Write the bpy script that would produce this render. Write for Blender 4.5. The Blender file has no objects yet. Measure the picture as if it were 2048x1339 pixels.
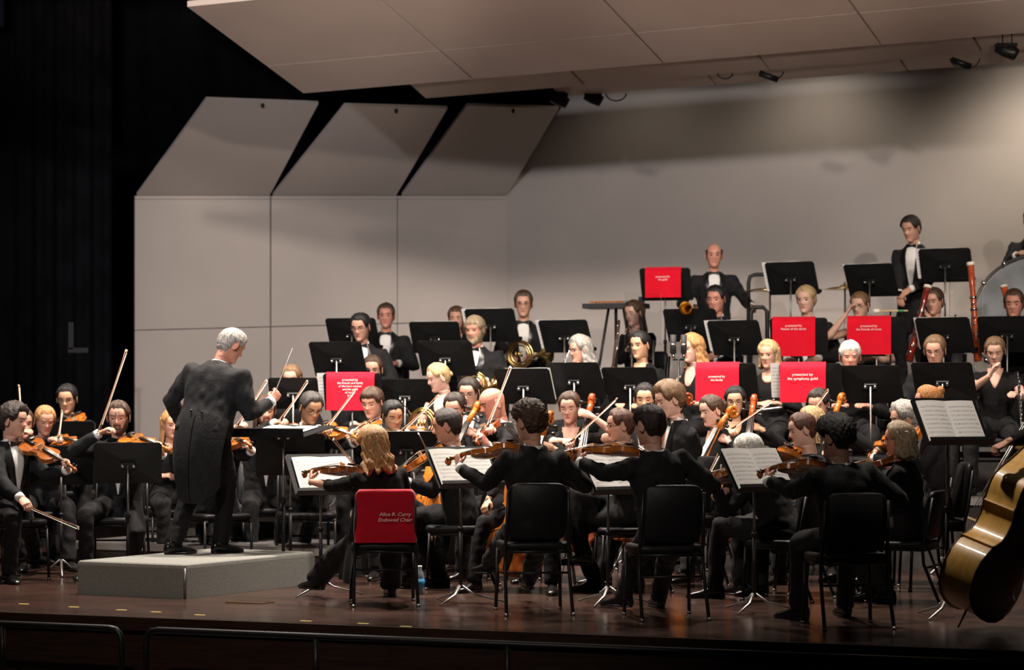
import bpy, math, random
import numpy as np
from mathutils import Vector, Matrix, Euler

random.seed(7); rng = np.random.default_rng(7)
SC = bpy.context.scene
COL = SC.collection
R = math.radians

# ------------------------------------------------------------------ camera
# world: camera at (0,0,CH), looking along +Y, X to the right, stage floor z = 0
FPX, HOR, CH = 5000.0, 800.0, 1.38
def W(px, py, d):
    return np.array([(px-1024.0)/FPX*d, d, CH+(HOR-py)/FPX*d])
def FL(px, py, z=0.0):
    d = FPX*(CH-z)/(py-HOR)
    return np.array([(px-1024.0)/FPX*d, d, z])
cam = bpy.data.cameras.new('camera'); camo = bpy.data.objects.new('camera', cam); COL.objects.link(camo)
camo.location = (0, 0, CH); camo.rotation_euler = (R(90), 0, 0)
cam.sensor_fit = 'HORIZONTAL'; cam.sensor_width = 36.0; cam.lens = 36.0*FPX/2048.0
cam.shift_y = (HOR-669.5)/2048.0
cam.clip_start = 0.5; cam.clip_end = 200
cam.dof.use_dof = True; cam.dof.focus_distance = 17.0; cam.dof.aperture_fstop = cam.lens/1000/0.034
SC.camera = camo

# ------------------------------------------------------------------ world, exposure
wd = bpy.data.worlds.new('house_dark'); SC.world = wd; wd.use_nodes = True
wd.node_tree.nodes['Background'].inputs[0].default_value = (0.9, 0.85, 0.8, 1)
wd.node_tree.nodes['Background'].inputs[1].default_value = 0.008
SC.view_settings.view_transform = 'Standard'; SC.view_settings.look = 'None'
SC.view_settings.gamma = 1.0; SC.view_settings.use_curve_mapping = False
SC.view_settings.exposure = 0.0

# ------------------------------------------------------------------ stage lamps
def spot(name, loc, tgt, watts, angle, blend=0.25, size=0.12, col=(1, 0.86, 0.74)):
    l = bpy.data.lights.new(name, 'SPOT'); l.energy = watts; l.spot_size = R(angle); l.spot_blend = blend
    l.shadow_soft_size = size; l.color = col
    o = bpy.data.objects.new(name, l); COL.objects.link(o); o.location = loc
    o.rotation_euler = (Vector(tgt)-Vector(loc)).to_track_quat('-Z', 'Y').to_euler()
    return o
WARM = (1.0, 0.87, 0.76); COOL = (0.93, 0.93, 1.0)
# front-of-house catwalk lamps aimed at the shell and the back rows
spot('catwalk_spot', (-6.5, 4.0, 10.6), (-2.4, 26.5, 2.1), 3300, 26, 0.5, 0.40, WARM)
spot('catwalk_spot', (-1.0, 3.0, 10.7), (0.6, 26.0, 1.9), 6400, 25, 0.5, 0.40, WARM)
spot('catwalk_spot', (3.5, 3.0, 10.7), (2.9, 25.5, 1.9), 6400, 24, 0.5, 0.40, WARM)
spot('box_boom_spot', (-7.0, 6.0, 6.0), (-0.5, 27.0, 2.7), 2700, 29, 0.5, 0.20, COOL)
spot('box_boom_spot', (6.0, 4.0, 6.2), (0.2, 27.0, 2.9), 3600, 27, 0.5, 0.20, WARM)
spot('catwalk_fill', (-3.5, 2.0, 9.0), (-0.6, 19.0, 0.6), 2600, 27, 0.7, 0.20, WARM)
# down lights above the players, hung in front of and between the ceiling panels
for (x, y, z, w_) in ((-3.2, 18.9, 6.6, 2500), (-1.5, 19.9, 6.6, 1900), (0.3, 19.5, 6.6, 1900), (2.0, 18.9, 6.4, 1500), (3.6, 19.2, 6.4, 1300)):
    spot('down_light', (x, y, z), (x+0.1, y+0.3, 0), w_, 84, 0.6, 0.15, WARM)
spot('down_light', (1.2, 14.6, 7.0), (2.80, 15.6, 0.9), 1500, 20, 0.6, 0.15, WARM)  # narrow lamp added to brighten the raised pages and the bass ribs
# wall washers above the last ceiling panel
for px, d, w_ in ((1230, 26.2, 15), (1590, 25.6, 38), (2060, 24.3, 170)):  # weakest one is added to lift the dark upper wall at the left
    p = W(px, 80, d); spot('wall_washer', tuple(p), (p[0]+0.35, p[1]+0.9, 3.3), w_, 120, 1.0, 0.3, (1, 0.88, 0.72))
# unseen lamps added low in front to brighten the ceiling and leaning panels
for x in (-4.6, -1.4, 2.2, 5.6):
    spot('added_uplight', (x*0.3, 2.0, 2.4), (x, 22.0, 6.95), 4300+max(0, x)*700, 16, 0.4, 0.3, (1, 0.84, 0.72))
spot('added_uplight', (-1.0, 2.0, 2.4), (-2.6, 25.5, 6.2), 4600, 14, 0.5, 0.3, (1, 0.86, 0.78))
# ------------------------------------------------------------------ materials
MATS = {}
def mat(name, col, rough=0.5, metal=0.0, noise=0.0, nscale=20.0, bump=0.0, bscale=60.0, spec=0.5, coat=0.0, stretch=None, col2=None, sheen=0.0, trans=0.0):
    if name in MATS: return MATS[name]
    m = bpy.data.materials.new(name); m.use_nodes = True
    nt = m.node_tree; b = nt.nodes['Principled BSDF']
    b.inputs['Base Color'].default_value = (*col, 1); b.inputs['Roughness'].default_value = rough
    b.inputs['Metallic'].default_value = metal; b.inputs['Specular IOR Level'].default_value = spec
    b.inputs['Coat Weight'].default_value = coat; b.inputs['Sheen Weight'].default_value = sheen
    b.inputs['Transmission Weight'].default_value = trans
    if noise or bump or col2:
        tc = nt.nodes.new('ShaderNodeTexCoord'); mp = nt.nodes.new('ShaderNodeMapping')
        nt.links.new(tc.outputs['Object'], mp.inputs['Vector'])
        if stretch: mp.inputs['Scale'].default_value = stretch
        if noise or col2:
            n = nt.nodes.new('ShaderNodeTexNoise'); n.inputs['Scale'].default_value = nscale; n.inputs['Detail'].default_value = 5
            nt.links.new(mp.outputs[0], n.inputs['Vector'])
            r = nt.nodes.new('ShaderNodeValToRGB'); r.color_ramp.elements[0].position = 0.3; r.color_ramp.elements[1].position = 0.7
            c2 = col2 if col2 else tuple(min(1, c*(1+noise)) for c in col)
            c1 = col if col2 else tuple(c*(1-noise) for c in col)
            r.color_ramp.elements[0].color = (*c1, 1); r.color_ramp.elements[1].color = (*c2, 1)
            nt.links.new(n.outputs['Fac'], r.inputs['Fac']); nt.links.new(r.outputs['Color'], b.inputs['Base Color'])
        if bump:
            n2 = nt.nodes.new('ShaderNodeTexNoise'); n2.inputs['Scale'].default_value = bscale; n2.inputs['Detail'].default_value = 4
            nt.links.new(mp.outputs[0], n2.inputs['Vector'])
            bp = nt.nodes.new('ShaderNodeBump'); bp.inputs['Strength'].default_value = bump; bp.inputs['Distance'].default_value = 0.01
            nt.links.new(n2.outputs['Fac'], bp.inputs['Height']); nt.links.new(bp.outputs['Normal'], b.inputs['Normal'])
    MATS[name] = m; return m

M_WALL = mat('shell_paint', (0.50, 0.443, 0.41), 0.62, noise=0.05, nscale=1.3, bump=0.05, bscale=90)
M_CEIL = mat('ceiling_panel_paint', (0.60, 0.50, 0.44), 0.6, noise=0.05, nscale=1.5, bump=0.05, bscale=90)
M_EDGE = mat('panel_edge', (0.16, 0.14, 0.13), 0.7)
M_VOID = mat('black_drape', (0.006, 0.006, 0.008), 0.95, noise=0.4, nscale=3, spec=0.1)
M_BLUE = mat('dark_blue_drape', (0.012, 0.012, 0.03), 0.95, spec=0.1, noise=0.3, nscale=4)
M_WOOL = mat('black_wool', (0.0115, 0.0115, 0.0125), 0.8, noise=0.25, nscale=25, bump=0.25, bscale=55, sheen=0.02, spec=0.2)
M_WOOL2 = mat('charcoal_wool', (0.0155, 0.0155, 0.0165), 0.8, noise=0.25, nscale=25, bump=0.25, bscale=55, sheen=0.02, spec=0.2)
M_KNIT = mat('black_knit', (0.0065, 0.006, 0.0065), 0.85, noise=0.2, nscale=40, bump=0.3, bscale=70, sheen=0.02, spec=0.15)
M_GREYJ = mat('grey_jacket_cloth', (0.034, 0.034, 0.037), 0.85, noise=0.2, nscale=40, bump=0.3, bscale=70, sheen=0.05, spec=0.25)
M_TROU = mat('trouser_cloth', (0.0085, 0.008, 0.0088), 0.8, noise=0.2, nscale=30, bump=0.3, bscale=45, sheen=0.02, spec=0.2)
M_SATIN = mat('black_satin', (0.008, 0.008, 0.009), 0.3)
M_SHIRT = mat('white_shirt', (0.80, 0.79, 0.76), 0.7, noise=0.04, nscale=30, bump=0.15, bscale=40)
M_SHOE = mat('black_leather', (0.008, 0.008, 0.008), 0.22, bump=0.1, bscale=80)
M_BLACKM = mat('black_painted_steel', (0.010, 0.010, 0.010), 0.42, noise=0.2, nscale=12, spec=0.35)
M_DESK = mat('black_desk_paint', (0.009, 0.009, 0.009), 0.42, noise=0.25, nscale=9, spec=0.3)
M_CHROME = mat('chrome', (0.75, 0.74, 0.72), 0.18, metal=1.0)
M_STEEL = mat('dull_steel', (0.30, 0.29, 0.28), 0.42, metal=1.0)
M_VINYL = mat('black_vinyl', (0.007, 0.007, 0.008), 0.5, noise=0.3, nscale=20, bump=0.08, bscale=120, spec=0.3)
M_RED = mat('red_cloth', (0.72, 0.0, 0.018), 0.75, noise=0.06, nscale=10, bump=0.2, bscale=35, sheen=0.2, spec=0.2)
M_REDV = mat('red_velvet', (0.50, 0.0, 0.016), 0.8, noise=0.15, nscale=8, bump=0.25, bscale=30, sheen=0.4, spec=0.2)
M_LETTER = mat('white_lettering', (0.85, 0.78, 0.78), 0.7)
M_PAPER = mat('white_paper', (0.80, 0.79, 0.76), 0.7, noise=0.03, nscale=5)
M_EBONY = mat('ebony', (0.012, 0.010, 0.009), 0.3)
M_HORSEH = mat('bow_hair', (0.78, 0.74, 0.64), 0.6)
M_STICK = mat('bow_wood', (0.30, 0.13, 0.06), 0.4, noise=0.2, nscale=30)
M_MAPLE = mat('bridge_maple', (0.70, 0.50, 0.28), 0.5)
M_STRING = mat('string_metal', (0.7, 0.68, 0.62), 0.3, metal=1.0)
M_BRASS = mat('lacquered_brass', (0.80, 0.56, 0.20), 0.2, metal=1.0)
M_SILVER = mat('silver_plate', (0.80, 0.79, 0.77), 0.18, metal=1.0)
M_IVORY = mat('ivory_ring', (0.85, 0.80, 0.66), 0.4)
M_CARPET = mat('grey_carpet', (0.25, 0.252, 0.23), 0.95, noise=0.25, nscale=160, bump=0.7, bscale=260, spec=0.1)
M_APRON = mat('apron_wood', (0.022, 0.010, 0.006), 0.35, noise=0.4, nscale=4, stretch=(1, 1, 12))
M_RISER = mat('riser_carpet', (0.05, 0.045, 0.042), 0.9, noise=0.2, nscale=40)
M_RISEF = mat('riser_edge_metal', (0.55, 0.53, 0.5), 0.4, metal=0.8)
M_TAPE = mat('yellow_tape', (0.62, 0.47, 0.12), 0.6)
M_CLEAR = mat('clear_acrylic', (0.95, 0.96, 0.96), 0.02, trans=1.0)
M_BOTTLE = mat('bottle_plastic', (0.75, 0.85, 0.9), 0.1, trans=0.8)
M_BLUEL = mat('bottle_label', (0.02, 0.28, 0.55), 0.5)
M_GREYT = mat('grey_tape', (0.024, 0.024, 0.026), 0.7)
def wood(name, c1, c2, rough=0.22, coat=0.6):
    return mat(name, c1, rough, col2=c2, nscale=5, stretch=(9, 1.2, 9), coat=coat)
V_ORANGE = wood('varnish_orange', (0.44, 0.11, 0.012), (0.58, 0.19, 0.025))
V_BROWN = wood('varnish_brown', (0.22, 0.06, 0.012), (0.34, 0.11, 0.025))
V_RED = wood('varnish_red', (0.34, 0.055, 0.014), (0.46, 0.10, 0.022))
V_GOLD = wood('varnish_golden', (0.46, 0.25, 0.05), (0.58, 0.34, 0.09), 0.4, 0.2)
V_DARK_AND_SHADE = wood('varnish_dark_and_shade', (0.045, 0.018, 0.008), (0.07, 0.03, 0.012), 0.4, 0.2)
M_BASSOON = wood('bassoon_red_maple', (0.36, 0.05, 0.014), (0.48, 0.085, 0.022))
M_BASSOON2 = wood('bassoon_dark_maple', (0.14, 0.012, 0.008), (0.20, 0.02, 0.012))

def sheet_mat(name, nstaff=10):
    m = bpy.data.materials.new(name); m.use_nodes = True; nt = m.node_tree; b = nt.nodes['Principled BSDF']
    b.inputs['Roughness'].default_value = 0.7
    tc = nt.nodes.new('ShaderNodeTexCoord'); sp = nt.nodes.new('ShaderNodeSeparateXYZ'); nt.links.new(tc.outputs['Generated'], sp.inputs[0])
    def mth(op, a, b_=None, c=None):
        n = nt.nodes.new('ShaderNodeMath'); n.operation = op
        for i, v in enumerate((a, b_, c)):
            if v is None: continue
            if hasattr(v, 'is_linked'): nt.links.new(v, n.inputs[i])
            else: n.inputs[i].default_value = v
        return n.outputs[0]
    y = sp.outputs['Y']; x = sp.outputs['X']
    band = mth('FRACT', mth('MULTIPLY', y, float(nstaff)))
    inb = mth('MULTIPLY', mth('GREATER_THAN', band, 0.28), mth('LESS_THAN', band, 0.74))
    line = mth('LESS_THAN', mth('FRACT', mth('MULTIPLY', band, 10.0)), 0.32)
    no = nt.nodes.new('ShaderNodeTexNoise'); no.inputs['Scale'].default_value = 1.0; mp = nt.nodes.new('ShaderNodeMapping')
    mp.inputs['Scale'].default_value = (34, 60, 1); nt.links.new(tc.outputs['Generated'], mp.inputs['Vector']); nt.links.new(mp.outputs[0], no.inputs['Vector'])
    notes = mth('GREATER_THAN', no.outputs['Fac'], 0.58)
    mx = mth('MULTIPLY', mth('GREATER_THAN', mth('FRACT', mth('MULTIPLY', x, 1.0)), 0.08), mth('LESS_THAN', x, 0.94))
    my = mth('MULTIPLY', mth('GREATER_THAN', y, 0.06), mth('LESS_THAN', y, 0.92))
    ink = mth('MULTIPLY', mth('MULTIPLY', inb, mth('MAXIMUM', mth('MULTIPLY', line, 0.55), notes)), mth('MULTIPLY', mx, my))
    mix = nt.nodes.new('ShaderNodeMixRGB'); mix.inputs[1].default_value = (0.80, 0.79, 0.76, 1); mix.inputs[2].default_value = (0.12, 0.12, 0.12, 1)
    nt.links.new(mth('MULTIPLY', ink, 0.8), mix.inputs[0]); nt.links.new(mix.outputs[0], b.inputs['Base Color'])
    return m
M_SHEET = sheet_mat('printed_music')

def floor_mat():
    m = bpy.data.materials.new('stage_floor_boards'); m.use_nodes = True; nt = m.node_tree; b = nt.nodes['Principled BSDF']
    tc = nt.nodes.new('ShaderNodeTexCoord'); mp = nt.nodes.new('ShaderNodeMapping'); mp.inputs['Rotation'].default_value = (0, 0, R(22.4))
    nt.links.new(tc.outputs['Object'], mp.inputs['Vector'])
    br = nt.nodes.new('ShaderNodeTexBrick'); br.inputs['Scale'].default_value = 1.0; br.inputs['Brick Width'].default_value = 1.6; br.inputs['Row Height'].default_value = 0.09
    br.inputs['Mortar Size'].default_value = 0.002; br.inputs['Color1'].default_value = (0.050, 0.026, 0.019, 1); br.inputs['Color2'].default_value = (0.068, 0.036, 0.026, 1); br.inputs['Mortar'].default_value = (0.014, 0.008, 0.006, 1)
    nt.links.new(mp.outputs[0], br.inputs['Vector'])
    n = nt.nodes.new('ShaderNodeTexNoise'); n.inputs['Scale'].default_value = 2.2; n.inputs['Detail'].default_value = 8; nt.links.new(mp.outputs[0], n.inputs['Vector'])
    mx = nt.nodes.new('ShaderNodeMixRGB'); mx.blend_type = 'MULTIPLY'; mx.inputs[0].default_value = 0.45
    nt.links.new(br.outputs['Color'], mx.inputs[1]); nt.links.new(n.outputs['Color'], mx.inputs[2]); nt.links.new(mx.outputs[0], b.inputs['Base Color'])
    mr = nt.nodes.new('ShaderNodeMapRange'); mr.inputs[3].default_value = 0.08; mr.inputs[4].default_value = 0.34; nt.links.new(n.outputs['Fac'], mr.inputs[0]); nt.links.new(mr.outputs[0], b.inputs['Roughness'])
    bp = nt.nodes.new('ShaderNodeBump'); bp.inputs['Strength'].default_value = 0.12; bp.inputs['Distance'].default_value = 0.004
    nt.links.new(br.outputs['Fac'], bp.inputs['Height']); bp.invert = True; nt.links.new(bp.outputs['Normal'], b.inputs['Normal'])
    return m
M_FLOOR = floor_mat()

SKINS = {}
def skin(kind):
    cols = {'fair': (0.58, 0.31, 0.22), 'pink': (0.60, 0.27, 0.19), 'tan': (0.48, 0.26, 0.17), 'asian': (0.58, 0.33, 0.20), 'pale': (0.64, 0.38, 0.29)}
    return mat('skin_'+kind, cols[kind], 0.5, noise=0.10, nscale=28, bump=0.05, bscale=120)
def lips(kind): return mat('lips_'+kind, {'fair': (0.40, 0.13, 0.11), 'pink': (0.40, 0.12, 0.10), 'tan': (0.40, 0.17, 0.13), 'asian': (0.46, 0.18, 0.14), 'pale': (0.45, 0.12, 0.11)}[kind], 0.4)
M_SCLERA = mat('eye_white', (0.75, 0.72, 0.68), 0.3); M_IRIS = mat('eye_iris', (0.03, 0.02, 0.015), 0.15)
HAIRC = {'black': (0.008, 0.007, 0.007), 'dark': (0.022, 0.013, 0.009), 'brown': (0.060, 0.030, 0.016), 'auburn': (0.085, 0.030, 0.014), 'lbrown': (0.17, 0.095, 0.045),
         'blond': (0.46, 0.31, 0.15), 'straw': (0.47, 0.24, 0.09), 'orange': (0.42, 0.17, 0.045), 'grey': (0.33, 0.31, 0.28), 'white': (0.66, 0.63, 0.57), 'saltdark': (0.055, 0.05, 0.046), 'greyblond': (0.32, 0.24, 0.15)}
def hairm(k):
    c = HAIRC[k]
    return mat('hair_'+k, c, 0.5, noise=0.6, nscale=42, bump=0.55, bscale=80, stretch=(3, 3, 0.6))

# ------------------------------------------------------------------ mesh builder
class MB:
    def __init__(s): s.v = []; s.f = []; s.m = []; s.n = 0
    def add(s, verts, faces, mi=0):
        verts = np.asarray(verts, float); o = s.n
        s.v.append(verts); s.n += len(verts)
        for f in faces: s.f.append(tuple(i+o for i in f)); s.m.append(mi)
        return s
    def grid(s, P, mi=0, wrap_u=True, cap0=False, cap1=False, flip=False):
        nv, nu = P.shape[:2]; F = []
        for i in range(nv-1):
            for j in range(nu if wrap_u else nu-1):
                a = i*nu+j; b = i*nu+(j+1) % nu; c = (i+1)*nu+(j+1) % nu; d = (i+1)*nu+j
                F.append((a, d, c, b) if flip else (a, b, c, d))
        if cap0: F.append(tuple(range(nu)) if flip else tuple(range(nu-1, -1, -1)))
        if cap1: F.append(tuple(range((nv-1)*nu+nu-1, (nv-1)*nu-1, -1)) if flip else tuple(range((nv-1)*nu, nv*nu)))
        return s.add(P.reshape(-1, 3), F, mi)
    def tube(s, pts, rad, n=10, mi=0, flat=1.0, up=None):
        pts = [np.asarray(p, float) for p in pts]; k = len(pts)
        if not hasattr(rad, '__len__'): rad = [rad]*k
        P = np.zeros((k, n, 3)); prev = None
        for i in range(k):
            t = pts[min(i+1, k-1)]-pts[max(i-1, 0)]; L = np.linalg.norm(t); t = t/L if L > 1e-9 else np.array([0, 0, 1.0])
            if prev is None:
                a = np.array(up, float) if up is not None else (np.array([0, 0, 1.0]) if abs(t[2]) < 0.9 else np.array([0, 1.0, 0]))
            else: a = prev
            a = a-t*np.dot(a, t); a /= np.linalg.norm(a)+1e-12; prev = a; b = np.cross(t, a)
            for j in range(n):
                th = 2*math.pi*j/n; r = rad[i]
                P[i, j] = pts[i]+a*math.cos(th)*(r*flat)+b*math.sin(th)*r
        return s.grid(P, mi, cap0=True, cap1=True)
    def box(s, c, size, M=None, mi=0, bev=0.0):
        x, y, z = np.array(size)/2.0
        if bev <= 0:
            V = np.array([(-x, -y, -z), (x, -y, -z), (x, y, -z), (-x, y, -z), (-x, -y, z), (x, -y, z), (x, y, z), (-x, y, z)])
            F = [(3, 2, 1, 0), (4, 5, 6, 7), (0, 1, 5, 4), (1, 2, 6, 5), (2, 3, 7, 6), (3, 0, 4, 7)]
        else:
            def ring(zz, ins):
                a, b_ = x-ins, y-ins; e = bev
                return [(-a+e, -b_, zz), (a-e, -b_, zz), (a, -b_+e, zz), (a, b_-e, zz), (a-e, b_, zz), (-a+e, b_, zz), (-a, b_-e, zz), (-a, -b_+e, zz)]
            V = np.array(ring(-z, bev*.7)+ring(-z+bev, 0)+ring(z-bev, 0)+ring(z, bev*.7)); F = [tuple(range(7, -1, -1)), tuple(range(24, 32))]
            for i in range(3):
                for j in range(8): F.append((i*8+j, i*8+(j+1) % 8, (i+1)*8+(j+1) % 8, (i+1)*8+j))
        if M is not None: V = V@np.array(M).T
        return s.add(V+np.array(c), F, mi)
    def ball(s, c, r, n=10, k=7, mi=0, M=None):
        P = np.zeros((k, n, 3))
        for i in range(k):
            ph = -math.pi/2+math.pi*(i+0.02)/(k-1+0.04)
            for j in range(n):
                th = 2*math.pi*j/n; P[i, j] = (math.cos(ph)*math.cos(th), math.cos(ph)*math.sin(th), math.sin(ph))
        P = P*np.array(r)
        if M is not None: P = P@np.array(M).T
        return s.grid(P+np.array(c), mi, cap0=True, cap1=True)
    def torus(s, c, R_, r, ax='z', n=24, k=8, mi=0, M=None):
        P = np.zeros((n+1, k, 3))
        for i in range(n+1):
            th = 2*math.pi*i/n
            for j in range(k):
                ph = 2*math.pi*j/k; q = R_+r*math.cos(ph); P[i, j] = (q*math.cos(th), q*math.sin(th), r*math.sin(ph))
        if ax == 'y': P = P[..., [0, 2, 1]]
        if ax == 'x': P = P[..., [2, 0, 1]]
        if M is not None: P = P@np.array(M).T
        return s.grid(P+np.array(c), mi, flip=True)
    def prism(s, poly, h, mi=0, axis=None):
        poly = np.asarray(poly, float); h = np.asarray(h, float); n = len(poly)
        V = np.vstack([poly, poly+h]); F = [tuple(range(n-1, -1, -1)), tuple(range(n, 2*n))]
        for i in range(n): F.append((i, (i+1) % n, n+(i+1) % n, n+i))
        return s.add(V, F, mi)
    def verts(s): return np.vstack(s.v) if s.v else np.zeros((0, 3))
    def mesh(s, name, mats, smooth=True, xf=None):
        V = s.verts()
        if xf is not None: V = xf(V)
        me = bpy.data.meshes.new(name); me.from_pydata(V.tolist(), [], s.f)
        for m in (mats if isinstance(mats, (list, tuple)) else [mats]): me.materials.append(m)
        if len(me.materials) > 1: me.polygons.foreach_set('material_index', s.m)
        if smooth is True: me.polygons.foreach_set('use_smooth', [True]*len(me.polygons))
        me.update(); return me

def fixn(me):
    import bmesh
    bm = bmesh.new(); bm.from_mesh(me); bmesh.ops.recalc_face_normals(bm, faces=bm.faces); bm.to_mesh(me); bm.free(); return me
def autosmooth(me, ang=35):
    me.polygons.foreach_set('use_smooth', [True]*len(me.polygons))
    me.set_sharp_from_angle(angle=R(ang)); return me
def link(name, data, parent=None, M=None, loc=None):
    o = bpy.data.objects.new(name, data); COL.objects.link(o)
    if parent is not None: o.parent = parent
    if M is not None: o.matrix_basis = M
    if loc is not None: o.location = loc
    return o
def tag(o, label=None, cat=None, group=None, kind=None):
    if label: o['label'] = label
    if cat: o['category'] = cat
    if group: o['group'] = group
    if kind: o['kind'] = kind
    return o
def empty(name, loc=(0, 0, 0), M=None):
    o = bpy.data.objects.new(name, None); COL.objects.link(o); o.empty_display_size = 0.1
    if M is not None: o.matrix_basis = M
    else: o.location = loc
    return o
def frame(S, A, N, o):
    m = Matrix.Identity(4)
    for i in range(3): m[i][0] = S[i]; m[i][1] = A[i]; m[i][2] = N[i]; m[i][3] = o[i]
    return m
def nrm(v): v = np.asarray(v, float); return v/(np.linalg.norm(v)+1e-12)
def yawdir(deg): return np.array([-math.sin(R(deg)), math.cos(R(deg)), 0.0])
def rightof(F): return np.array([F[1], -F[0], 0.0])
class Kit:
    """a thing built once: list of (name, mesh, index of parent part or None); place() links a copy of it with copies of its parts"""
    def __init__(s): s.parts = []
    def add(s, name, mesh, par=None): s.parts.append((name, mesh, par)); return len(s.parts)-1
    def place(s, name, M, label, cat, group=None, swap=None, skip=()):
        root = empty(name, M=M); tag(root, label, cat, group); objs = []
        for nm, me, par in s.parts:
            if nm in skip: objs.append(None); continue
            o = bpy.data.objects.new(nm, me); COL.objects.link(o); o.parent = root if par is None else objs[par]; objs.append(o)
            if swap and nm in swap:
                o.material_slots[0].link = 'OBJECT'; o.material_slots[0].material = swap[nm]
        return root
# ------------------------------------------------------------------ the setting
UX = nrm((6.18, -2.55, 0)); VX = np.array([-UX[1], UX[0], 0.0])      # along the stage edge / towards the back wall
E0 = np.array([-3.35, 16.35, 0.0])
def ST(u, v, z=0.0):                                                 # stage coordinates measured from the left end of the visible edge
    p = E0+UX*u+VX*v; p[2] = z; return p
def slab(name, poly, h, m, parent=None, kind='structure', smooth=False):
    mb = MB(); mb.prism(poly, h); o = link(name, fixn(mb.mesh(name, m, smooth)), parent)
    if kind and parent is None: o['kind'] = kind
    return o
slab('floor', [ST(-9, 0, -0.04), ST(14, 0, -0.04), ST(14, 13.0, -0.04), ST(-9, 13.0, -0.04)], (0, 0, 0.04), M_FLOOR)
# apron: front wall of the stage, edge board, lower ledge and house floor
slab('wall_apron', [ST(-9, 0.02, -1.6), ST(14, 0.02, -1.6), ST(14, 0.3, -1.6), ST(-9, 0.3, -1.6)], (0, 0, 1.559), M_APRON)
slab('trim_1', [ST(-9, -0.03, -0.085), ST(14, -0.03, -0.085), ST(14, 0.0, -0.085), ST(-9, 0.0, -0.085)], (0, 0, 0.084), M_APRON)
slab('trim_2', [ST(-9, -0.55, -0.47), ST(14, -0.55, -0.47), ST(14, 0.0, -0.47), ST(-9, 0.0, -0.47)], (0, 0, 0.05), M_APRON)
slab('floor_house', [ST(-14, -14, -1.7), ST(18, -14, -1.7), ST(18, 0.3, -1.7), ST(-14, 0.3, -1.7)], (0, 0, 0.1), M_VOID)
def rail(u0, u1, label, left_end, right_end, posts):
    root = empty('pipe_railing', tuple(ST(u0, -0.42, -0.42))); tag(root, label, 'railing')
    zt = -0.035; r = 0.020; pts = []
    def q(u, z): return ST(u, -0.42, z)-np.array(ST(u0, -0.42, -0.42))
    if left_end: pts += [q(u0, -0.42), q(u0, zt-0.08), q(u0+0.012, zt-0.035), q(u0+0.04, zt-0.008)]
    pts += [q(u0+(0.09 if left_end else 0), zt), q(u1-(0.09 if right_end else 0), zt)]
    if right_end: pts += [q(u1-0.04, zt-0.008), q(u1-0.012, zt-0.035), q(u1, zt-0.08), q(u1, -0.42)]
    mb = MB(); mb.tube(pts, r, 10); link('rail', mb.mesh('rail', M_BLACKM), root)
    for u in posts:
        mb = MB(); mb.tube([q(u, -0.42), q(u, zt)], r*0.9, 8); link('post', mb.mesh('post', M_BLACKM), root)
    for u in ([u0] if left_end else [])+([u1] if right_end else [])+posts:
        mb = MB(); mb.box(q(u, -0.415), (0.1, 0.1, 0.012)); link('foot_plate', mb.mesh('foot_plate', M_BLACKM, False), root)
def u_of(px): # stage u of a pixel column on the rail line
    for_u = np.linspace(-3, 12, 3001); P = np.array([ST(u, -0.42) for u in for_u]); x = 1024+P[:, 0]/P[:, 1]*FPX
    return float(np.interp(px, x, for_u))
rail(-3.0, u_of(243), 'short black pipe railing with rounded end below the podium', False, True, [u_of(5)])
rail(u_of(292), 9.5, 'long black pipe railing running below the stage edge to the far side', True, False, [u_of(632), u_of(1015), u_of(1500)])
for i, (px, py) in enumerate(((48, 1207), (148, 1213), (243, 1219), (312, 1223), (400, 1229), (612, 1241), (727, 1246), (812, 1252))):
    c = FL(px, py, 0.001); mb = MB(); M3 = np.array([UX, VX, [0, 0, 1]]).T
    mb.box((0, 0, 0), (0.075, 0.028, 0.002), M3)
    tag(link('tape_mark', mb.mesh('tape_mark', M_TAPE, False), loc=tuple(c)),
        'yellow tape mark on the stage edge, %s counted from the far end by the podium' % ('first', 'second', 'third', 'fourth', 'fifth', 'sixth', 'seventh', 'eighth')[i], 'tape', 'yellow tape marks on the stage edge')
c = FL(500, 1204, 0.0); root = empty('floor_pocket', tuple(c)); tag(root, 'brass-edged floor pocket lid set in the boards before the podium', 'floor hatch')
M3 = np.array([UX, VX, [0, 0, 1]]).T
mb = MB(); mb.box((0, 0, 0.002), (0.26, 0.16, 0.004), M3); link('lid', mb.mesh('lid', M_APRON, False), root)
for a, b, s in (((0, 0.085), None, (0.28, 0.012, 0.007)), ((0, -0.085), None, (0.28, 0.012, 0.007)), ((0.135, 0), None, (0.012, 0.16, 0.007)), ((-0.135, 0), None, (0.012, 0.16, 0.007))):
    mb = MB(); mb.box(M3@np.array([a[0], a[1], 0.003]), s, M3); link('rim', mb.mesh('rim', M_BRASS, False), root)

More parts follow.
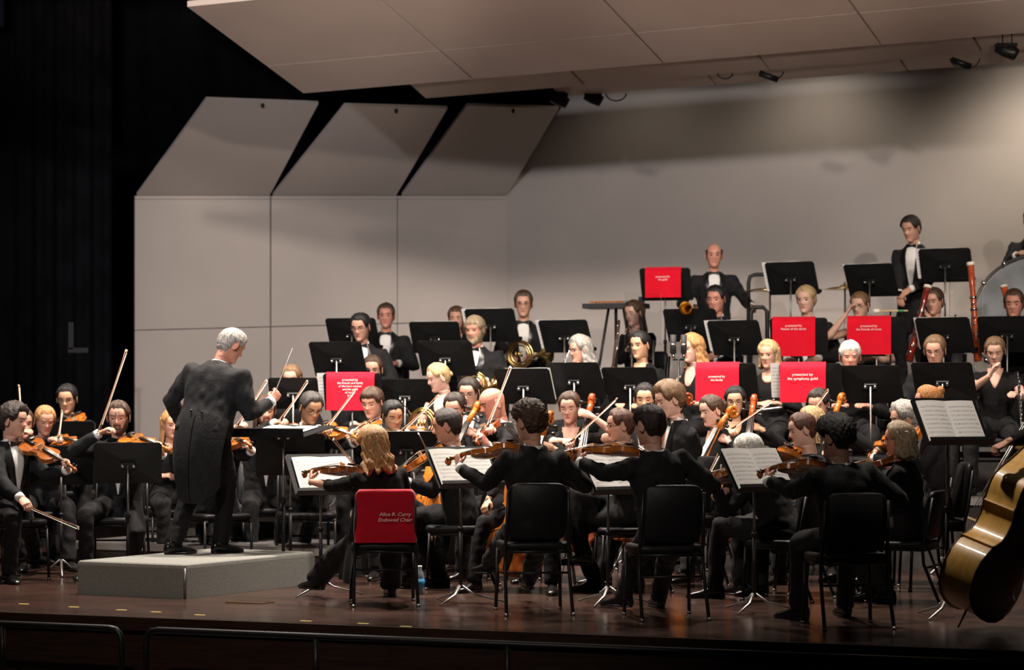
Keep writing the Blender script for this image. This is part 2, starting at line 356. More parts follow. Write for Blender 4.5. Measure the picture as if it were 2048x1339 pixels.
# side wall of the acoustic shell: three towers, each a lower panel, a hinge rail and a leaning top panel
def thick(poly, n, t): return np.asarray(poly)+0*np.asarray(n), np.asarray(n)*t
def quad(name, pts, t, m, parent, push=None):
    P = np.array(pts, float); n = np.cross(P[1]-P[0], P[-1]-P[0]); n = nrm(n)
    if n[1] < 0: n = -n
    mb = MB(); mb.prism(P, n*t); return link(name, fixn(mb.mesh(name, m, False)), parent)
wl = empty('wall_left', (0, 0, 0)); wl['kind'] = 'structure'
dd = lambda px: 26.8+(px-270)/745.0*1.2
for (xa, xb) in ((270, 540.0), (542.5, 794), (795.5, 1014)):
    da, db = dd(xa), dd(xb)
    def pt(px, py, d): return W(px, py, d)
    a0 = W(xa, 0, da); b0 = W(xb, 0, db)
    seam = lambda x: 660-(x-270)*0.026
    quad('panel', [(a0[0], a0[1], 0.0), (b0[0], b0[1], 0.0), W(xb, seam(xb)+0.8, db), W(xa, seam(xa)+0.8, da)], 0.06, M_WALL, wl)
    quad('panel', [W(xa, seam(xa)-0.8, da), W(xb, seam(xb)-0.8, db), W(xb, 398, db), W(xa, 398, da)], 0.06, M_WALL, wl)
    quad('hinge_rail', [W(xa, 397.5, da-0.015), W(xb, 397.5, db-0.015), W(xb, 391.5, db-0.015), W(xa, 391.5, da-0.015)], 0.04, M_WALL, wl)
for (xa, xb, ta, tb, ya, yb) in ((274, 539, 413, 637, 199, 207), (546, 792, 690, 895, 211, 217), (804, 1013, 935, 1118, 211, 217)):
    da, db = dd(xa), dd(xb)
    p = quad('top_panel', [W(xa, 391, da), W(xb, 391, db), W(tb, yb, db-0.95), W(ta, ya, da-0.95)], 0.04, M_WALL, wl)
    e = W((ta+tb)/2, (ya+yb)/2+8, (da+db)/2-0.93); mb = MB(); mb.ball(e, (0.02, 0.02, 0.028), 8, 5); link('lifting_eye', mb.mesh('lifting_eye', M_BLACKM), wl)
# back wall
cw = W(1015, 0, 28.0); bu = nrm((math.cos(R(24)), -math.sin(R(24)), 0)); bv = np.array([-bu[1], bu[0], 0])
def BW(u, v, z): q = np.array([cw[0], cw[1], 0])+bu*u+bv*v; q[2] = z; return q
kx = (1122-1024)/FPX; ux = (kx*cw[1]-cw[0])/(bu[0]-kx*bu[1])           # the wall's upper corner is cut back along the leaning side panel
slab('wall_back', [BW(-0.05, 0.0, -0.04), BW(12, 0.0, -0.04), BW(12, 0.0, 6.5), BW(ux, 0.0, 6.5), BW(ux, 0.0, 4.62), BW(-0.05, 0.0, 3.66)], tuple(bv*0.2), M_WALL)
# ceiling of the shell: three overlapping canopies made of panels
ce = empty('ceiling', (0, 0, 0)); ce['kind'] = 'structure'
lat = nrm((math.cos(R(24)), -math.sin(R(24)), 0)); dep = np.array([-lat[1], lat[0], 0])
def canopy(back_l, back_r, rise, depth, cuts, cutn, name='panel', gap=0.012, m=M_CEIL, th=0.05):
    """back_l, back_r: ends of the back edge; the canopy runs forward by depth and up by rise"""
    fw = -dep*depth+np.array([0, 0, rise])
    for i in range(len(cuts)-1):
        for j in range(len(cutn)-1):
            a, b = cuts[i], cuts[i+1]; s, t = cutn[j], cutn[j+1]
            L = np.linalg.norm(back_r-back_l); ga = gap/L; gs = gap*0.35/depth
            q = [back_l+(back_r-back_l)*(a+ga)+fw*(s+gs), back_l+(back_r-back_l)*(b-ga)+fw*(s+gs), back_l+(back_r-back_l)*(b-ga)+fw*(t-gs), back_l+(back_r-back_l)*(a+ga)+fw*(t-gs)]
            mb = MB(); mb.prism(q, (0, 0, th)); link(name, fixn(mb.mesh(name, m, False)), ce)
def onlat(p0, px):   # point on the lateral line through p0 that projects to column px
    k = (px-1024)/FPX; u = (k*p0[1]-p0[0])/(lat[0]-k*lat[1]); return p0+lat*u
def edge(pxl, pyl, d, pxr, pyr):
    a = W(pxl, pyl, d); b = onlat(a, pxr); b[2] = CH+(HOR-pyr)/FPX*b[1]; return a, b
a, b = edge(605, 187, 24.0, 2048, 66); b = a+(b-a)*1.35
L = np.linalg.norm(b-a)
def cut(px, py=None): p = onlat(a, px); return float(np.dot(p-a, nrm((b-a)*np.array([1, 1, 0])))/np.linalg.norm((b-a)[:2]))
fr = W(350, 15, 22.1); depth1 = float(np.dot(a-fr, dep)); rise1 = fr[2]-a[2]
C1 = [0, cut(946), cut(1327), cut(1762), 1.0]
canopy(a, b, rise1, depth1, C1, [0, 0.335, 1.0])
mbk = MB(); mbk.prism([a+(b-a)*0.0+np.array([0, 0, .075]), b+np.array([0, 0, .075]), b-dep*depth1+np.array([0, 0, rise1+.075]), a-dep*depth1+np.array([0, 0, rise1+.075])], (0, 0, 0.03)); link('backing', fixn(mbk.mesh('backing', M_EDGE, False)), ce)
a2, b2 = edge(850, 197, 24.9, 2048, 99); b2 = a2+(b2-a2)*1.3
a = a2; b = b2; canopy(a2, b2, 0.42, 1.5, [0, cut(1170), cut(1540), cut(1965), 1.0], [0, 1.0])
a3, b3 = edge(1120, 193, 25.7, 2048, 124); b3 = a3+(b3-a3)*1.3
a = a3; b = b3; canopy(a3, b3, 0.16, 0.55, [0, cut(1432), cut(1815), 1.0], [0, 1.0])
# masking drapes in the wings and fly space
def drape(name, p0, p1, z0, z1, m, folds=26, amp=0.06):
    n = folds*6; P = np.zeros((2, n+1, 3)); d = np.array(p1)-np.array(p0); nn = nrm((-d[1], d[0], 0))
    for i in range(n+1):
        t = i/n; q = np.array(p0)+d*t+nn*amp*(math.sin(t*folds*2*math.pi)+0.4*math.sin(t*folds*4.3+1))
        P[0, i] = (q[0], q[1], z0); P[1, i] = (q[0], q[1], z1)
    mb = MB(); mb.grid(P, wrap_u=False); P2 = P+nn*0.03; mb.grid(P2, wrap_u=False, flip=True); o = link(name, mb.mesh(name, m)); return o
tag(drape('wing_drape', (-9.5, 25.5, 0), (-4.35, 27.2, 0), 0.0, 11, M_VOID), 'black masking drape hanging behind the violins in the wing', 'curtain')
tag(drape('back_drape', (-9.5, 31.5, 0), (9, 31.0, 0), 0.0, 12, M_VOID, 40), 'black drape closing the dark space behind the shell', 'curtain')
tag(drape('border_drape', (-9.5, 24.9, 0), (-5.0, 24.6, 0), 5.05, 9.5, M_BLUE, 30), 'dark blue border drape hanging at the top of the wing', 'curtain')
bl = np.array([fr[0], fr[1], 0])-dep*0.12; tag(drape('border_drape', tuple(bl-lat*4.5), tuple(bl+lat*14), 5.12, 10.5, M_VOID, 60, 0.04), 'black drape added out of view before the ceiling panels to block lamp light', 'curtain')  # added out of view to stop catwalk light passing above the ceiling panels
g = W(140, 645, 25.0); root = empty('wall_bracket', tuple(g)); tag(root, 'dim grey L-shaped bracket hanging in the dark wing', 'bracket')
mb = MB(); mb.box((0.01, 0, -0.13), (0.05, 0.02, 0.27)); link('upright', mb.mesh('upright', M_GREYT, False), root)
mb = MB(); mb.box((0.08, 0, -0.275), (0.20, 0.02, 0.05)); link('foot', mb.mesh('foot', M_GREYT, False), root)
mb = MB(); mb.tube([(0.16, 0.03, -0.3), (0.16, 0.03, -g[2])], 0.02, 8); link('pole', mb.mesh('pole', M_VOID), root)

# risers
def riser(name, u0, u1, v0, v1, z, lbl):
    pass
TH = R(24.0); ru = np.array([math.cos(TH), -math.sin(TH), 0]); rv = np.array([math.sin(TH), math.cos(TH), 0])
def RS(u, v, z): q = ru*u+rv*v; q[2] = z; return q
def platform(u0, u1, v0, v1, z, lbl):
    root = empty('riser_platform', tuple(RS(u0, v0, 0))); tag(root, lbl, 'riser', 'stepped platforms under the wind and brass players'); o = RS(u0, v0, 0)
    mb = MB(); mb.prism([RS(u0, v0+.02, 0)-o, RS(u1, v0+.02, 0)-o, RS(u1, v1, 0)-o, RS(u0, v1, 0)-o], (0, 0, z-0.03)); link('skirt', fixn(mb.mesh('skirt', M_RISER, False)), root)
    mb = MB(); mb.prism([RS(u0, v0, z-.03)-o, RS(u1, v0, z-.03)-o, RS(u1, v1, z-.03)-o, RS(u0, v1, z-.03)-o], (0, 0, 0.03)); link('deck', fixn(mb.mesh('deck', M_RISER, False)), root)
    mb = MB(); mb.prism([RS(u0, v0-.012, z-.06)-o, RS(u1, v0-.012, z-.06)-o, RS(u1, v0-.0, z-.06)-o, RS(u0, v0-.0, z-.06)-o], (0, 0, 0.055)); link('edge_strip', fixn(mb.mesh('edge_strip', M_RISEF, False)), root)
# ------------------------------------------------------------------ people
def itp(x, tab):
    a = np.array(tab); return np.interp(x, a[:, 0], a[:, 1])
HZ = 0.118; HS = 1.05
WF = [(-1, .030), (-.94, .038), (-.85, .046), (-.7, .054), (-.5, .062), (-.2, .069), (.1, .0735), (.35, .0755), (.6, .068), (.8, .053), (.92, .035), (.98, .017), (1, .001)]
WBk = [(-1, .056), (-.8, .058), (-.5, .065), (-.2, .072), (.1, .0745), (.35, .0760), (.6, .068), (.8, .053), (.92, .035), (.98, .017), (1, .001)]
FRT = [(-1, .070), (-.94, .081), (-.85, .086), (-.7, .085), (-.5, .085), (-.2, .088), (.1, .088), (.3, .094), (.5, .090), (.7, .075), (.85, .053), (.95, .029), (1, .001)]
BCK = [(-1, .074), (-.8, .074), (-.6, .078), (-.4, .084), (-.1, .095), (.2, .103), (.45, .100), (.65, .087), (.82, .062), (.94, .034), (1, .001)]
def sst(a, b, x): t = np.clip((x-a)/(b-a), 0, 1); return t*t*(3-2*t)
def head_surf(az, t, wide=1.0, feat=True):
    """az: 0 at the face, + towards the person's right; t: -1 chin .. 1 crown"""
    s = sst(-.2, .8, -np.cos(az)); w = (itp(t, WF)*(1-s)+itp(t, WBk)*s)*wide
    c = np.cos(az); y = np.where(c > 0, itp(t, FRT), itp(t, BCK))
    ex = 0.9
    X = np.sign(np.sin(az))*np.abs(np.sin(az))**ex*w; Y = np.sign(c)*np.abs(c)**ex*y; Z = HZ*t
    if feat:
        fr = np.where(c > 0.2, 1.0, 0.0); ax = np.abs(X)
        g = lambda x0, sx, z0, sz: np.exp(-((ax-x0)/sx)**2-((Z-z0)/sz)**2)
        nose = np.exp(-(X/(.0085+.006*sst(.0, -.03, Z)))**2)*np.interp(Z, [-.041, -.034, -.027, -.012, .006, .02, .03], [0, .016, .024, .017, .008, .003, 0])
        Y = Y+fr*(nose+.006*g(.015, .006, -.031, .007)-.0095*g(.031, .015, .004, .011)+.0045*g(.028, .018, .024, .007)-.003*g(0, .03, .05, .012)*0
                  +.0055*g(0, .017, -.056, .0045)-.0030*g(0, .017, -.0615, .0022)+.0055*g(0, .015, -.067, .0045)-.004*g(0, .02, -.078, .005)+.006*g(0, .017, -.100, .012)+.004*g(.043, .018, -.018, .016))
    return np.stack([X, Y, Z], -1)
NECK = [(-.122, .052, .050, .074), (-.132, .051, .040, .074), (-.15, .052, .036, .075), (-.18, .055, .036, .078), (-.205, .064, .040, .082), (-.225, .085, .048, .088), (-.25, .125, .060, .098), (-.30, .135, .085, .105), (-.36, .125, .095, .10)]
def rotm(yaw=0, pitch=0, roll=0):
    # person frame: x right, y front, z up ; yaw + = turn left, pitch + = look down, roll + = tilt to the right
    cy, sy = math.cos(R(yaw)), math.sin(R(yaw)); cp, sp = math.cos(R(-pitch)), math.sin(R(-pitch)); cr, sr = math.cos(R(roll)), math.sin(R(roll))
    Rz = np.array([[cy, -sy, 0], [sy, cy, 0], [0, 0, 1]]); Rx = np.array([[1, 0, 0], [0, cp, -sp], [0, sp, cp]]); Ry = np.array([[cr, 0, sr], [0, 1, 0], [-sr, 0, cr]])
    return Rz@Rx@Ry
HAND = {}
def remesh(mb, vox, smooth=2, fac=0.5):
    me = mb.mesh('tmp', [], smooth=False); o = bpy.data.objects.new('tmp', me); COL.objects.link(o)
    r = o.modifiers.new('r', 'REMESH'); r.mode = 'VOXEL'; r.voxel_size = vox
    if smooth: s = o.modifiers.new('s', 'SMOOTH'); s.iterations = smooth; s.factor = fac
    dg = bpy.context.evaluated_depsgraph_get(); ev = o.evaluated_get(dg); m2 = ev.to_mesh()
    n = len(m2.vertices); V = np.zeros(n*3); m2.vertices.foreach_get('co', V); V = V.reshape(-1, 3)
    F = [tuple(p.vertices) for p in m2.polygons]
    nm = np.zeros(n*3); m2.vertex_normals.foreach_get('vector', nm); ev.to_mesh_clear()
    bpy.data.objects.remove(o); bpy.data.meshes.remove(me)
    return V, F, nm.reshape(-1, 3)
def hand_proto(kind, vox):
    """right hand: wrist at origin, fingers +Y, back of the hand +Z, thumb at -X"""
    key = (kind, vox)
    if key in HAND: return HAND[key]
    curl = {'relax': (18, 24, 16), 'grip': (52, 62, 38), 'bow': (34, 46, 26), 'flat': (6, 8, 6)}[kind]
    mb = MB()
    P = []
    for y, w, h, dz in ((-.02, .024, .019, 0), (.01, .027, .018, 0), (.04, .037, .0165, 0), (.07, .041, .0150, .001), (.092, .039, .0125, .001)):
        P.append([(w*math.cos(a)+.001, y, dz+h*math.sin(a)) for a in np.linspace(0, 2*math.pi, 14, endpoint=False)])
    mb.grid(np.array(P), cap0=True, cap1=True)
    for i, (x, L, r) in enumerate(((-.029, .068, .0088), (-.0095, .077, .0092), (.010, .071, .0088), (.029, .056, .0078))):
        p = np.array([x, .085, 0.0]); a = 0; pts = [p-np.array([0, .02, 0]), p]; sp = -x*-1.0*1.6
        for k, fr in enumerate((.45, .30, .25)):
            a += curl[k]*(1+.08*i); d = np.array([sp*.25, math.cos(R(a)), -math.sin(R(a))]); p = p+nrm(d)*L*fr; pts.append(p)
        mb.tube(pts, [r, r, r*.95, r*.86, r*.62], 8)
    cth = {'relax': .5, 'grip': 1.0, 'bow': .8, 'flat': .2}[kind]
    mb.tube([(-.020, .012, -.002), (-.040, .034, -.010-.010*cth), (-.050+.012*cth, .060, -.016-.022*cth), (-.048+.026*cth, .084, -.018-.032*cth)], [.015, .0125, .0105, .0075], 8)
    V, F, _ = remesh(mb, vox, 2, 0.4); HAND[key] = (V, F); return HAND[key]
def ik(a, t, l1, l2, hint):
    a = np.asarray(a, float); t = np.asarray(t, float); d = t-a; L = np.linalg.norm(d); mx = (l1+l2)*.995
    if L > mx: t = a+d/L*mx; d = t-a; L = mx
    if L < abs(l1-l2)+.02: L = abs(l1-l2)+.02
    n = nrm(d); h = np.asarray(hint, float); h = h-n*np.dot(h, n); h = nrm(h)
    ca = (l1*l1+L*L-l2*l2)/(2*l1*L); ca = max(-1, min(1, ca))
    return a+n*l1*ca+h*l1*math.sqrt(1-ca*ca), t
def folds(V, N, seed, amp=.004, wl=.09):
    g = np.random.default_rng(seed); D = np.zeros(len(V))
    for k in range(7):
        dr = g.normal(size=3); dr[2] *= 1.3; dr /= np.linalg.norm(dr); f = 2*math.pi/(wl*g.uniform(.55, 1.5)); ph = g.uniform(0, 6.28)
        ww = np.sin(V@(nrm(g.normal(size=3))*2*math.pi/.35)+g.uniform(0, 6.28))
        D += np.sin(V@dr*f+ph+1.6*ww)*g.uniform(.5, 1)
    return V+N*(D*amp/2.2)[:, None]
TORSO = [(-.13, .168, .125, .135), (-.04, .178, .130, .135), (.05, .170, .122, .122), (.14, .160, .116, .108), (.26, .172, .120, .112), (.37, .186, .120, .118), (.435, .180, .104, .114), (.48, .142, .084, .102), (.515, .100, .066, .086), (.55, .072, .056, .076), (.575, .062, .050, .074)]
TNOM = 0.56
PEOPLE = {}
ICOUNT = [0]
def torso_tab(female, heavy): 
    k = (0.86 if female else 1.0)*heavy
    T = []
    for z, w, f, b in TORSO:
        kk = k*(0.92 if (female and .03 < z < .2) else 1.0); ff = f*(1.08 if female and .25 < z < .4 else 1)
        if z > .5: kk = k**.3
        T.append((z, w*kk, ff*k**.6, b*k**.6))
    return T
def person(key, px, top, d, yaw, who, label, outfit='tux', hair=('short', 'brown'), sk='fair', female=False, riser=0.0, stand=False, lean=4, side=0.0,
           hy=0, hp=8, hr=0, lh=None, rh=None, lgrip='relax', rgrip='relax', feet=None, glasses=False, beard=None, heavy=1.0, chair=True, vox=.017, hq=True,
           lel=None, rel=None, lfd=None, rfd=None, ldo=None, rdo=None, gaze='down', legs=True, dress=False, twist=0, cuffs=True, seat=.47, wide=1.0, cchair=None):
    ICOUNT[0] += 1; seed = ICOUNT[0]*13; HS = .96 if female else 1.02
    F = yawdir(yaw); Rt = rightof(F); Z = np.array([0, 0, 1.0])
    U = nrm(Z*math.cos(R(lean))+F*math.sin(R(lean))+Rt*math.sin(R(side)))
    Ft = nrm(F-U*np.dot(F, U)); Rt2 = np.cross(Ft, U)
    TM = np.stack([Rt2, Ft, U], 1)                                   # torso frame columns
    headtop = W(px, top, d)
    ht = .012 if hair[0] in ('bald', 'balding') else .026
    HM = np.stack([Rt, F, Z], 1)@rotm(hy, hp, hr)                    # head frame
    hc_w = headtop-Z*(HZ*HS+ht)                                         # head centre
    piv = hc_w+HM@np.array([0, -.018, -.135])*HS
    nb = piv-U*.012                                                  # neck base
    base_pel = (riser+seat+.085) if not stand else (riser+.93)
    tl = (nb[2]-base_pel)/max(.3, U[2]); tl0 = tl; tl = min(.63, max(.47, tl))
    pel = nb-U*tl; k = tl/TNOM
    raise_ = pel[2]-base_pel
    tt = torso_tab(female, heavy)
    tx = lambda p: pel+TM@np.asarray(p, float)
    seat_off = pel[2]-base_pel
    basez = riser
    root = empty('person', (pel[0], pel[1], basez)); tag(root, label, 'person'); O = np.array([pel[0], pel[1], basez])
    off = lambda V: V-O
    # ---- arms
    sw = .178*(0.86 if female else 1.0)*heavy**.7
    sh = {-1: tx((-sw, -.008, .445*k)), 1: tx((sw, -.008, .445*k))}
    tgt = {-1: lh, 1: rh}; hands = {}
    for sgn in (-1, 1):
        t = tgt[sgn]
        if t is None: t = pel+F*.30+Rt*sgn*.13+Z*(.14 if not stand else -.18)
        hint = {-1: lel, 1: rel}[sgn]
        if hint is None: hint = Rt*sgn*.7-Z*1.0-F*.25
        fd = {-1: lfd, 1: rfd}[sgn]; do = {-1: ldo, 1: rdo}[sgn]
        t = np.asarray(t, float); dr0 = nrm(t-sh[sgn]); fdn = nrm(fd) if fd is not None else dr0
        wr_t = t-fdn*.085
        el, wr = ik(sh[sgn], wr_t, .285, .255, hint)
        fa = nrm(wr-el); Y = nrm(fdn*.8+fa*.5) if fd is not None else nrm(fa+Z*-.15)
        dd_ = np.asarray(do, float) if do is not None else (Z*.9-Rt*0+F*.25+Rt*sgn*.4)
        Zd = nrm(dd_-Y*np.dot(dd_, Y)); X = np.cross(Y, Zd)
        hands[sgn] = (sh[sgn], el, wr, X, Y, Zd)
    # ---- body (skin)
    mb = MB(); nu, nv = (44, 40) if hq else (32, 28)
    a0 = np.linspace(-math.pi, math.pi, nu, endpoint=False); az = a0-0.42*np.sin(a0)
    tt_ = np.sin(np.linspace(math.pi/2, -math.pi/2, nv)); tt_ = .5*tt_+.5*np.linspace(1, -1, nv)
    A, T_ = np.meshgrid(az, tt_); H = head_surf(A, T_, wide)
    NR = np.zeros((len(NECK), nu, 3))
    for i, (z, w, f, b) in enumerate(NECK):
        fk = .92 if female else 1.0
        NR[i, :, 0] = np.sin(az)*w*fk; NR[i, :, 1] = np.where(np.cos(az) > 0, np.cos(az)*f, np.cos(az)*b); NR[i, :, 2] = z
    G = np.concatenate([H, NR], 0)
    pv = np.array([0, -.018, -.135])
    def hx(P):
        P = np.asarray(P, float); wgt = sst(-.23, -.125, P[..., 2])[..., None]
        ph = piv+(P-pv)@HM.T*HS; pb = piv+(P-pv)@TM.T
        return ph*wgt+pb*(1-wgt)
    hs = lambda P: piv+(np.asarray(P)-pv)@HM.T*HS
    o0 = mb.n; mb.grid(hx(G)[:, ::-1], cap0=True, cap1=True)
    # lips
    Vl = G[:, ::-1].reshape(-1, 3)
    for i, f in enumerate(mb.f):
        c = Vl[list(f)].mean(0)
        if c[1] > .06 and abs(c[0]) < .021*(1-((c[2]+.0615)/.011)**2 if abs(c[2]+.0615) < .011 else 0): mb.m[i] = 1
    for sx in (-1, 1):
        ec = np.array([sx*.031*wide, .0685, .004])
        k_, n_ = 7, 10; P = np.zeros((k_, n_, 3))
        for i in range(k_):
            ph = math.pi*(i+.03)/(k_-1+.06)
            for j in range(n_):
                th = 2*math.pi*j/n_; P[i, j] = (math.sin(ph)*math.cos(th), math.cos(ph), math.sin(ph)*math.sin(th))
        fi0 = len(mb.f); mb.grid(hs(ec+P*.0128), 0, cap0=True, cap1=True, flip=True)
        lid = .15 if gaze == 'down' else .45
        for i, f in enumerate(mb.f[fi0:]):
            ii = i//n_
            if i >= (k_-1)*n_: mb.m[fi0+i] = 3 if i == (k_-1)*n_ and gaze != 'down' else 0; continue
            z = np.mean([P.reshape(-1, 3)[q-(mb.n-k_*n_)][2] for q in f]); y = np.mean([P.reshape(-1, 3)[q-(mb.n-k_*n_)][1] for q in f])
            if z > lid or z < -.62: mb.m[fi0+i] = 0
            else: mb.m[fi0+i] = 3 if y > .62 else 2
        # lash line and eyebrow
        q = []
        for xx in np.linspace(.012, .050, 6):
            a_ = math.asin(min(.98, xx/.0735)); p = head_surf(np.array([sx*a_]), np.array([(.026+.004*math.sin((xx-.012)/.038*math.pi))/HZ]), wide)[0]; q.append(hs(p+np.array([0, .0015, 0])))
        mb.tube(q, [.0018, .0036, .0040, .0038, .0030, .0014], 6, mi=4)
        zl = lid*.0128; q = [hs(ec+np.array([xx, math.sqrt(max(1e-6, .0138**2-xx*xx-zl*zl)), zl-.25*abs(xx)**1.2])) for xx in np.linspace(-.0122, .0122, 6)]
        mb.tube(q, .0013, 5, mi=3)
        # ear
        ea = np.array([sx*.0835*wide, -.010, -.006]); Mr = np.array([[.45, sx*.35, 0], [-sx*.35, 1, .15], [0, -.15, 1]])
        e = MB(); e.torus((0, 0, 0), .0225, .006, 'x', 14, 6); ev = e.verts()*np.array([1, .72, 1.32]); mb.add(hs(ea+ev@Mr.T), e.f, 0)
        e = MB(); e.ball((0, 0, -.002), (.006, .014, .026), 8, 6); mb.add(hs(ea+e.verts()@Mr.T), e.f, 0)
    # hands and bare arms
    sleeve = {'tux': 3, 'tails': 3, 'blk': 3, 'grey': 3, 'blk_e': 2, 'blk_s': 1, 'blk_0': 0}[outfit]
    for sgn in (-1, 1):
        s_, el, wr, X, Y, Zd = hands[sgn]
        V, Fh = hand_proto(rgrip if sgn > 0 else lgrip, .0052 if hq else .0075)
        sc = .92 if female else 1.0
        Vh = V*np.array([sgn, 1, 1])*sc
        MH = np.stack([X, Y, Zd], 1)
        if np.dot(np.cross(MH[:, 0], MH[:, 1]), MH[:, 2]) < 0: pass
        Fh2 = [f[::-1] for f in Fh] if sgn < 0 else Fh
        mb.add(wr+Vh@MH.T, Fh2, 0)
        fk = .85 if female else 1.0
        a_, b_ = (s_, el)
        mid = (el+wr)/2
        pts = [s_, s_*.5+el*.5, s_*.12+el*.88, el, el*.85+wr*.15, mid, wr*.9+el*.1, wr+Y*.012]
        mb.tube(pts, [.050*fk, .047*fk, .041*fk, .039*fk, .041*fk, .036*fk, .026*fk, .0245*fk], 12)
    if outfit in ('blk_0', 'blk_s', 'blk_e', 'blk') and female:      # bare chest inside the neckline
        n = 13; P = np.zeros((8, n, 3)); zs = np.linspace(.545, .36 if outfit != 'blk' else .44, 8)
        T3 = np.array(tt)
        for i, z in enumerate(zs):
            hw = np.interp(z, T3[:, 0], T3[:, 1]); f = np.interp(z, T3[:, 0], T3[:, 2]); wv = np.interp(i/7, [0, .3, .6, .85, 1], [.066, .070, .058, .036, .012] if outfit in ('blk', 'blk_0') else [.066, .064, .044, .020, .004])
            for j in range(n):
                x = wv*(2*j/(n-1)-1); P[i, j] = (x, f*math.sqrt(max(0, 1-(x/hw)**2))+.013-.020*(abs(2*j/(n-1)-1)**8)-.016*(i == 7), z*k)
        mb.grid(pel+P@TM.T, 0, wrap_u=False, flip=True)
    skn = skin(sk); hm = hairm(hair[1])
    link('body', mb.mesh('body', [skn, lips(sk), M_SCLERA, M_IRIS, hm], xf=off), root)
    # ---- hair
    st = hair[0]
    if st != 'bald':
        nu2, nv2 = (60, 44) if hq else (40, 30)
        az2 = np.linspace(-math.pi, math.pi, nu2, endpoint=False); t2 = np.linspace(1, -1, nv2); A, T2 = np.meshgrid(az2, t2)
        c = np.cos(A); front = {'balding': 1.5, 'curly': .60, 'fringe': .40}.get(st, .60)
        hl = np.where(c > 0, .02+(front-.02)*sst(.42, .80, c), .02-.74*sst(0, .55, -c))
        hl = np.where((c > .15) & (c < .42), hl-.12*(1-np.abs(c-.28)/.14), hl)
        g = np.random.default_rng(seed)
        wob = np.zeros_like(A)
        for q in range(5): wob += np.sin(A*g.integers(3, 14)+T2*g.uniform(-6, 6)+g.uniform(0, 6.3))*g.uniform(.3, 1)
        hl = hl+.025*wob*.5
        m_ = T2-hl
        if st == 'balding': m_ = np.minimum(m_, .62-T2-.55*sst(.2, -.8, c)*0)
        th = {'short': .017, 'flat': .011, 'bushy': .036, 'curly': .034, 'balding': .012, 'long': .020, 'bob': .022, 'updo': .016, 'bun': .015, 'fringe': .02, 'tied': .017, 'wavy': .030}.get(st, .018)
        amp = {'curly': .0085, 'bushy': .005, 'wavy': .005, 'long': .003, 'bob': .003}.get(st, .0042)
        strand = np.zeros_like(A)
        if st == 'curly':
            for q in range(9): strand += np.sin(A*g.integers(8, 22)+g.uniform(0, 6.3)+2*np.sin(T2*g.uniform(8, 22)+g.uniform(0, 6)))*np.sin(T2*g.uniform(9, 26)+g.uniform(0, 6))
            strand /= 2.4
        else:
            for q in range(6): strand += np.sin(A*g.integers(10, 30)+T2*g.uniform(-5, 5)+g.uniform(0, 6.3))*g.uniform(.4, 1)
            strand /= 2
        tk = -.006+(th+.006)*sst(-.03, .30, m_)+amp*strand*sst(0, .25, m_)
        tk = tk*np.where(m_ < -.03, 1, 1)
        B = head_surf(A, T2, wide, feat=False); ctr = np.array([0, -.005, .0])
        dirn = B-ctr; dirn /= np.linalg.norm(dirn, axis=-1, keepdims=True); dirn[..., 2] *= np.where(T2 < -.3, .2, 1)
        Hh = B+dirn*tk[..., None]
        hb = MB(); hb.grid(hs(Hh)[:, ::-1], cap0=True, cap1=True)
        if st in ('bun', 'updo', 'tied'):
            bc = {'bun': (0, -.105, .075), 'updo': (0, -.115, .02), 'tied': (0, -.12, -.005)}[st]; rr = {'bun': .040, 'updo': .044, 'tied': .03}[st]
            e = MB(); e.ball((0, 0, 0), (rr, rr*.85, rr*.9), 18, 12); ev = e.verts(); u_ = nrm((1, 2, 1))
            ev = ev*(1+.07*np.sin(ev@np.array([150, 90, 60.])+1))[:, None]; hb.add(hs(np.array(bc)+ev), e.f)
        if st in ('long', 'bob', 'wavy'):
            bot = {'long': -.27, 'bob': -.125, 'wavy': -.205}[st]; span = {'long': 100, 'bob': 108, 'wavy': 106}[st]
            n1, n2 = 40, 16; out = np.zeros((n2, n1, 3)); inn = np.zeros((n2, n1, 3))
            for i in range(n2):
                f_ = i/(n2-1); z = .06+(bot-.06)*f_
                for j in range(n1):
                    a = R(180)+R(span)*(2*j/(n1-1)-1); edgef = 1-abs(2*j/(n1-1)-1)**8
                    tq = max(-1, min(.95, z/HZ)); zz = max(-.35, tq)
                    b = head_surf(np.array([a]), np.array([zz]), wide, feat=False)[0]; rad = math.hypot(b[0], b[1]); fl = 1+.16*f_*(st != 'long')+.05*f_+(.16*f_ if st == 'wavy' else 0)
                    wv = .006*math.sin(j*1.1+f_*5+seed)+(.016 if st == 'wavy' else .004)*math.sin(f_*19+j*.8+seed)*f_
                    ro = (rad+.022*edgef+wv)*fl; ri = (rad+.001)*fl*.97
                    dz = (.026 if st == 'wavy' else .012)*(math.sin(j*.9+seed)+.5*math.sin(j*2.3+seed))*f_
                    out[i, j] = (b[0]/rad*ro, b[1]/rad*ro-.012*f_, z+dz); inn[i, j] = (b[0]/rad*ri, b[1]/rad*ri-.012*f_, z+dz)
            ring = np.concatenate([out, inn[:, ::-1]], 1)
            hb.grid(hs(ring), cap0=True, cap1=True)
        link('hair', fixn(hb.mesh('hair', [hm], xf=off)), root)
    if beard:
        az2 = np.linspace(-1.75, 1.75, 40); t2 = np.linspace(.05, -1, 22); A, T2 = np.meshgrid(az2, t2); B = head_surf(A, T2, wide)
        mask = np.maximum(sst(0, -.12, T2+.58-.62*sst(.55, 1.25, np.abs(A))), sst(.036, .024, np.abs(B[..., 0]))*sst(-.33, -.40, T2))
        mouth = np.exp(-(B[..., 0]/.024)**2-((B[..., 2]+.0615)/.0095)**2)
        tk = -.004+.011*mask-.014*mouth+.0012*np.sin(A*37)*np.sin(T2*40)
        dr = B-np.array([0, 0, -.03]); dr /= np.linalg.norm(dr, axis=-1, keepdims=True)
